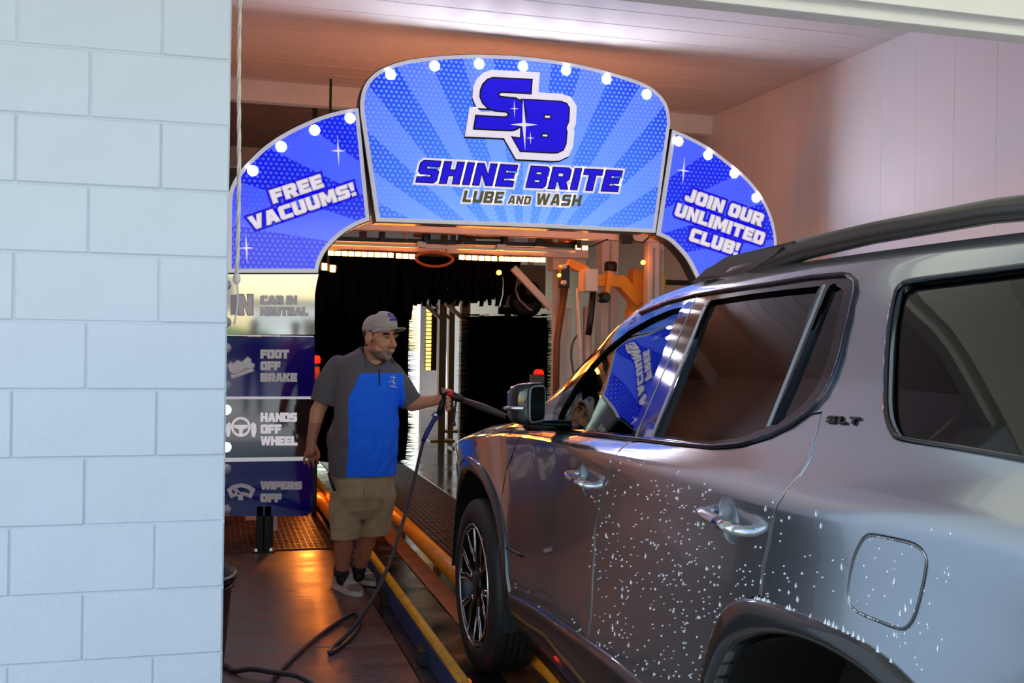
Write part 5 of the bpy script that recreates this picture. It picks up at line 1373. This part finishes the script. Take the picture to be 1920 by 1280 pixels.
for p in me.polygons:
    c = p.center; l, f, z = blc(c); blue = f > -.06 and z < zy and l > -.150+max(0, (z-(zy-.15)))*.45
    d1, t1 = seg_d(c, q(628, 695, .045), q(600, 770, .06)); d2, t2 = seg_d(c, q(745, 705, -.05), q(780, 768, -.035))
    if (d1 < .092 and l < -.12) or (d2 < .082 and l > .195): blue = False
    fm.append(0 if blue else 1)
smooth_me(me)
bvh_o = None
shirt = obj_me('polo_shirt', me, None, man, mats=[m_blue, m_char], fmat=fm)
bmx = bmesh.new(); bmx.from_mesh(me); bv = BVHTree.FromBMesh(bmx); bmx.free()
def hit(u, v, lift=.003):
    r = ray(u, v); p, n, i, d = bv.ray_cast(CAM, r); return (p+n*lift) if p else q(u, v, .15)
bm = bmesh.new(); tube(bm, [hit(711, v) for v in (686, 695, 705, 715, 722)], .0035, 6); bm_obj('placket', bm, m_black, shirt)
# collar
cn = q(699, 662, -.0); bm = bmesh.new(); rows = []
for k in range(25):
    a = math.radians(-250+320*k/24+90)
    ca, sa = math.cos(a), math.sin(a); base = cn+bl*(.075*ca)+bf*(.078*sa)
    fr = max(0, sa); dr = .016
    rows.append([bm.verts.new(base+Zu*(.030-.095*fr)-(bl*ca+bf*sa)*.004), bm.verts.new(base+(bl*ca+bf*sa)*dr+Zu*(.024-.10*fr)), bm.verts.new(base+(bl*ca+bf*sa)*(dr+.022)+Zu*(-.024-.102*fr)), bm.verts.new(base+(bl*ca+bf*sa)*(dr+.014)+Zu*(-.03-.102*fr)), bm.verts.new(base+Zu*(-.02-.09*fr))])
for a, b in zip(rows, rows[1:]):
    for j in range(5): bm.faces.new((a[j], a[(j+1) % 5], b[(j+1) % 5], b[j]))
bm.faces.new(rows[0]); bm.faces.new(rows[-1][::-1]); bm_obj('collar', bm, m_char, shirt, True)
bm = bmesh.new(); prism(bm, [hit(u, v, .006) for u, v in ((712, 690), (717, 681), (722, 676), (727, 687), (722, 690))], -Fh*.004); bm_obj('collar_lining', bm, m_blue, shirt)
# small white breast emblem
m_white = mat('white_thread', (226, 232, 244), .7); bm = bmesh.new()
for a, b, r in (((731, 706), (744, 709), .0022), ((731, 724), (744, 726), .003), ((729, 715), (743, 718), .002), ((738, 703), (737, 723), .002), ((732, 709), (742, 722), .0016)):
    tube(bm, [hit(a[0]+(b[0]-a[0])*t, a[1]+(b[1]-a[1])*t, .002) for t in (0, .33, .66, 1)], r, 5)
bm_obj('breast_emblem', bm, m_white, shirt)
# --- cargo shorts
m_khaki = mat('khaki_cotton', (168, 144, 110), .85, bump=.2, bscale=140, var=.1, vscale=14)
bm = bmesh.new(); 
_loft(bm, [ringp(*r, 0, 30, .9) for r in ((681, 970, .12, .09), (681, 950, .165, .13), (681, 925, .186, .15), (680, 900, .184, .147), (680, 880, .178, .14))])
for (hp_, kn, an, k_), (he_u, he_v, of) in zip(LEGS, ((647, 1010, .05), (703, 998, -.03))):
    e_ = q(he_u, he_v, of); a = q(651 if k_ == 1 else 708, 925, of*.6); _cap(bm, a, .108, e_, .088); _cap(bm, e_, .088, e_+(e_-a)*.6, .09)
me = voxel(bm, .007, 5)
me = cut_below(me, q(675, 1004), (-Zu+Rh*.05).normalized()); 
for v in me.vertices:
    nn = mnoise.noise(v.co*9)*.008+mnoise.noise(Vector((v.co.x*16, v.co.y*16, v.co.z*34)))*.004; d = v.co-q(680, 940); d.z = 0; v.co += d.normalized()*nn
shorts = obj_me('cargo_shorts', smooth_me(me), m_khaki, man)
bmx = bmesh.new(); bmx.from_mesh(me); bv = BVHTree.FromBMesh(bmx); bmx.free()
for px_ in (((622, 934), (640, 937), (640, 962), (622, 958)), ((716, 934), (731, 932), (731, 956), (717, 958))):
    bm = bmesh.new(); prism(bm, [hit(u, v, .008) for u, v in px_], Fh*.008); bm_obj('cargo_pocket', bm, m_khaki, shorts)
bm = bmesh.new(); prism(bm, [hit(681+1.5*math.sin(v), v, .002) for v in (900, 930, 960, 985)]+[hit(683, v, .002) for v in (985, 960, 930, 900)], Fh*.003); bm_obj('seam', bm, mat('khaki_seam', (120, 100, 74), .85), shorts)
# belt tool
bm = bmesh.new(); tube(bm, [q(616, 886, .13), q(622, 905, .14), q(628, 920, .14)], [.014, .018, .014], 8, flat=.6); bm_obj('belt_tool', bm, m_black, man)
# --- shoes
m_shoe = mat('pale_leather', (176, 164, 150), .6, var=.12, vscale=25); m_shoe2 = mat('taupe_suede', (112, 98, 88), .75); m_sole = mat('white_rubber', (196, 186, 172), .6); m_sock = mat('black_sock', (20, 20, 22), .8)
def shoe(heel_px, toe_px, an):
    h, t = P(*heel_px, Z=0), P(*toe_px, Z=0); d = (t-h).normalized(); L = .29; s = Vector((d.y, -d.x, 0)); c = (h+t)/2; h = c-d*L/2
    out = [(0, .03), (.01, .034), (.08, .036), (.15, .044), (.21, .048), (.26, .038), (.285, .018), (.29, 0)]
    ol = [(x, y) for x, y in out]+[(x, -y*.85) for x, y in out[-2::-1]]
    S = lambda x, y, z: h+d*x+s*y+Zu*z
    r = None
    bm = bmesh.new(); prism(bm, [S(x, y, .002) for x, y in ol], Zu*.03); r = bm_obj('shoe', bm, m_sole, man)
    bm = bmesh.new(); rows = []
    for x, w_, z in ((.004, .028, .075), (.03, .034, .10), (.07, .036, .105), (.11, .037, .10), (.15, .041, .085), (.19, .044, .066), (.235, .041, .056), (.27, .026, .047), (.286, .01, .036)):
        row = []
        for k in range(12):
            a = math.pi*k/11; row.append(S(x, w_*math.cos(a), .03+(z-.03)*math.sin(a)**.6))
        rows.append(row)
    R = [[bm.verts.new(p) for p in row] for row in rows]
    for a, b in zip(R, R[1:]):
        for k in range(11): bm.faces.new((a[k], a[k+1], b[k+1], b[k]))
    bm.faces.new(R[0]); bm.faces.new(R[-1]); bm_obj('upper', bm, m_shoe, r, True)
    bm = bmesh.new(); lathe(bm, [(.046, -.02), (.044, .02), (.04, .035)], S(.06, 0, .105), 'Z', 14); bm_obj('collar', bm, m_sock, r, True)
    bm = bmesh.new(); _cap(bm, S(.055, 0, .115), .046, an+Zu*.01, .043); bm_obj('sock', bm, m_sock, r, True)
    bm = bmesh.new()
    for k in range(4): x = .115+k*.02; tube(bm, [S(x, .022, .098-k*.009), S(x, 0, .106-k*.009), S(x, -.022, .098-k*.009)], .0045, 6)
    bm_obj('lace', bm, m_sole, r)
    for sd in (1, -1):
        bm = bmesh.new(); vs2 = [bm.verts.new(S(x, sd*(y+.004), z)) for x, y, z in ((.17, .042, .05), (.13, .041, .045), (.10, .037, .05), (.03, .034, .082), (.10, .036, .066), (.14, .0415, .058))]
        bm.faces.new(vs2); bm_obj('swoosh', bm, m_sock, r)
    bm = bmesh.new(); rows = []
    for x, w_, z in ((.2, .0455, .062), (.24, .043, .058), (.272, .029, .05), (.289, .012, .04)):
        rows.append([bm.verts.new(S(x, w_*math.cos(math.pi*k/11), .031+(z-.03)*math.sin(math.pi*k/11)**.6)) for k in range(12)])
    for a, b in zip(rows, rows[1:]):
        for k in range(11): bm.faces.new((a[k], a[k+1], b[k+1], b[k]))
    bm_obj('toe_cap', bm, m_shoe2, r, True)
shoe((622, 1098), (686, 1122), LEGS[0][2]); shoe((656, 1081), (712, 1101), LEGS[1][2])

# ------------------------------------------------------------------ spray gun and hose
m_hose = mat('dark_rubber_hose', (52, 44, 46), .45)
gun = tag(empty('spray_gun', q(838, 750, .03)), 'black spray gun with red knob and long grey lance pointed at the car', 'spray gun')
bm = bmesh.new(); tube(bm, [q(826, 733, .03), q(840, 738, .03), q(856, 745, .03), q(868, 749, .03)], [.022, .03, .024, .018], 12); bm_obj('gun_body', bm, m_black, gun)
bm = bmesh.new(); tube(bm, [q(834, 742, .03), q(828, 762, .03), q(822, 778, .03)], [.02, .019, .017], 10); bm_obj('grip', bm, m_black, gun)
bm = bmesh.new(); lathe(bm, [(.018, 0), (.018, -.012), (.012, -.02), (.001, -.022)], q(843, 738, .06), 'Y', 14); bm_obj('knob', bm, mat('red_knob', (220, 20, 30), .35), gun)
bm = bmesh.new(); tube(bm, spline([q(856, 748, .03), q(853, 765, .035), q(851, 785, .035), q(851, 792, .035)], 4), [.008]*13, 8); bm_obj('trigger_guard', bm, m_black, gun)
bm = bmesh.new(); bmesh.ops.create_uvsphere(bm, u_segments=10, v_segments=8, radius=.014); bmesh.ops.translate(bm, verts=bm.verts, vec=q(851, 795, .035)); bm_obj('hook_end', bm, mat('rust_knob', (110, 50, 30), .5), gun, True)
bm = bmesh.new(); tube(bm, [q(866, 748, .03), q(905, 763, .06), q(948, 780, .09)], [.014, .022, .017], 12); bm_obj('lance', bm, mat('grey_lance', (58, 54, 54), .45), gun)
bm = bmesh.new(); tube(bm, [q(822, 776, .03), q(812, 790, .03), q(800, 812, .04), q(793, 828, .06)], [.018, .014, .015, .013], 10); bm_obj('swivel', bm, mat('blue_sleeve', (20, 28, 110), .4), gun)
bm = bmesh.new(); tube(bm, [q(813, 782, .03), q(819, 774, .03)], .019, 10); bm_obj('coupling', bm, m_chrome, gun)
d0, d1_ = DM-.05, (P(617, 1223, Z=0)-CAM).dot(CF)
def qd(u, v, d): return CAM+(CF*FPX+CR*(u-960)-CU*(v-640))*(d/FPX)
pts = []
for u, v in ((794, 826), (788, 850), (779, 890), (767, 940), (752, 990), (736, 1040), (722, 1075), (706, 1110), (682, 1150), (658, 1182)):
    t = (v-826)/(1223-826); pts.append(qd(u, v, d0+(d1_-d0)*t))
CF5 = lambda a, b: P(420+a/2.909, 840+b/2.909, Z=.012)
pts += [CF5(600, 1085), CF5(574, 1112), CF5(600, 1106), CF5(660, 1062), CF5(712, 1010), CF5(742, 950), CF5(735, 915), CF5(705, 898), CF5(655, 922), CF5(560, 990), CF5(460, 1070), CF5(350, 1170), CF5(285, 1240), CF5(240, 1300), CF5(120, 1400), CF5(-100, 1450)]
for p in pts:
    if p.z < .012: p.z = .012
bm = bmesh.new(); tube(bm, spline(pts, 5), .0105, 8); tag(bm_obj('hose', bm, m_hose), 'dark rubber hose looping from the spray gun down onto the walkway', 'hose')
bm = bmesh.new(); tube(bm, spline([p_+Zu*(.026 if 2 < k_ < 6 else 0) for k_, p_ in enumerate((CF5(-60, 1160), CF5(15, 1190), CF5(60, 1214), CF5(150, 1236), CF5(280, 1256), CF5(400, 1276), CF5(520, 1310), CF5(640, 1380)))], 5), .012, 8); tag(bm_obj('hose', bm, m_hose), 'dark hose lying on the floor at the foot of the block wall', 'hose')

# ------------------------------------------------------------------ rope and bin
yr = 3.72; xr_ = P(447, 300, Y=yr).x
rp = tag(empty('pull_rope', (xr_, yr, 1.6)), 'pale pull rope with a knot hanging beside the block wall', 'rope')
m_rope = mat('cream_rope', (250, 240, 226), .8, bump=.4, bscale=200)
zk = P(444, 522, Y=yr).z
bm = bmesh.new(); n = 60
for s_ in (0, 2.1, 4.2): tube(bm, [(xr_+.0038*math.cos(k*.9+s_)+.003*math.sin(k*.2), yr+.0038*math.sin(k*.9+s_), zk+(ZC+.02-zk)*k/n) for k in range(n+1)], .0042, 6)
bm_obj('cord', bm, m_rope, rp)
bm = bmesh.new(); _ell(bm, (xr_, yr, zk), (.013, .013, .02), (Vector((1, 0, 0)), Vector((0, 1, 0)), Zu)); bm_obj('knot', bm, m_rope, rp, True)
bm = bmesh.new(); tube(bm, spline([(xr_, yr, zk), (xr_+.004, yr, zk-.05), (xr_+.003, yr, zk-.1), (xr_-.006, yr, zk-.155)], 4), .0035, 6); bm_obj('tail', bm, m_rope, rp)
bn = tag(empty('waste_bin', (-.115, 4.2, 0)), 'black plastic bin on the walkway behind the block wall', 'bin')
bm = bmesh.new(); lathe(bm, [(.16, .0), (.165, .02), (.215, .58), (.23, .585), (.235, .6), (.225, .61), (.208, .60), (.155, .03), (.001, .025)], (-.115, 4.2, 0), 'Z', 36); bm_obj('tub', bm, mat('black_bin_plastic', (18, 20, 20), .3), bn)
bm = bmesh.new(); lathe(bm, [(.213, .55), (.222, .555), (.224, .565), (.217, .57)], (-.115, 4.2, 0), 'Z', 36); bm_obj('rim_band', bm, mat('black_bin_plastic', (18, 20, 20), .3), bn)

# ------------------------------------------------------------------ the yard behind the camera, seen in the reflections
def bystander(x, y, hgt, top_c, leg_c, label, arm):
    t = tag(empty('person', (x, y, 0)), label, 'person'); k = hgt/1.75; V_ = lambda a, b, c: Vector((x+a*k, y+b*k, c*k))
    bm = bmesh.new(); _ell(bm, V_(0, .02, 1.62), [.078*k, .095*k, .12*k], (Vector((1, 0, 0)), Vector((0, 1, 0)), Zu)); _cap(bm, V_(0, 0, 1.55), .055*k, V_(0, 0, 1.4), .06*k)
    _cap(bm, V_(-.09, 0, 1.3), .14*k, V_(.09, 0, 1.3), .14*k); _cap(bm, V_(0, 0, 1.25), .15*k, V_(0, 0, .95), .16*k)
    for s in (-1, 1):
        _cap(bm, V_(s*.2, 0, 1.38), .06*k, V_(s*.27, .05, 1.1), .05*k); h = V_(s*.2, .25, 1.2) if arm else V_(s*.28, .08, .85); _cap(bm, V_(s*.27, .05, 1.1), .05*k, h, .035*k); _cap(bm, h, .036*k, h+Vector((0, .03, -.04)), .03*k)
        _cap(bm, V_(s*.1, 0, .92), .1*k, V_(s*.12, .02, .5), .07*k); _cap(bm, V_(s*.12, .02, .5), .065*k, V_(s*.13, 0, .09), .045*k); _cap(bm, V_(s*.13, -.02, .05), .045*k, V_(s*.14, .14, .04), .035*k)
    me = voxel(bm, .014, 2)
    def c(p):
        z = p.z/k; return (60, 44, 36) if z > 1.52 else (top_c if z > .95 else (leg_c if z > .1 else (30, 30, 32)))
    paint(me, c); obj_me('body', smooth_me(me), m_skin, t)
    bm = bmesh.new(); _ell(bm, V_(0, -.01, 1.68), [.085*k, .1*k, .09*k], (Vector((1, 0, 0)), Vector((0, 1, 0)), Zu)); bm_obj('hair', bm, mat('dark_hair', (20, 16, 16), .7), t, True)
bystander(.80, -5.2, 1.74, (30, 30, 44), (24, 26, 40), 'person in dark clothes standing out on the sunlit yard', True)
bystander(1.45, -3.9, 1.70, (120, 22, 50), (22, 22, 36), 'person in a maroon top standing out on the yard', False)
m_leaf = mat('hedge_green', (84, 104, 52), .8, var=.4, vscale=2, bump=.6, bscale=6)
rn = random.Random(3)
for i in range(7):
    bm = bmesh.new(); x0 = -33+i*11
    bmesh.ops.create_icosphere(bm, subdivisions=3, radius=1)
    for v in bm.verts: v.co = Vector((x0+v.co.x*4.2, -42+v.co.y*1.5, .6+v.co.z*(1.3+.3*rn.random()) if False else .5+v.co.z*1.3))+v.co.normalized()*mnoise.noise(v.co*3+Vector((i, 0, 0)))*.5
    for v in bm.verts: v.co.z = max(v.co.z, -.1)
    tag(bm_obj('shrub', bm, m_leaf), 'rounded green shrub along the far side of the yard', 'shrub', 'shrubs across the yard')
hs = tag(empty('house', (-4, -58, 0)), 'low pale house with grey roof far across the yard', 'house')
box('wall', -10, 1, -62, -54, -.3, 3.0, m_cream, hs); bm = bmesh.new(); prism(bm, [Vector((-10.6, y, z)) for y, z in ((-62.6, 3), (-53.4, 3), (-58, 5.2))], Vector((12.2, 0, 0))); bm_obj('roof', bm, mat('grey_shingle', (110, 104, 100), .8), hs)
for x in (-8, -4.5, -1.5): box('window', x-.6, x+.6, -54.02, -53.97, 1, 2.2, m_gloss, hs)
hb = tag(empty('warehouse', (16, -60, 0)), 'long white warehouse far across the yard', 'building')
box('wall', 3, 34, -66, -57, -.3, 3.4, m_cream, hb); box('roof', 2.6, 34.4, -66.4, -56.6, 3.4, 3.7, mat('grey_shingle', (110, 104, 100), .8), hb)
for k in range(6): box('window', 6+k*4.6, 8+k*4.6, -57.03, -56.98, 1.2, 2.4, m_gloss, hb)
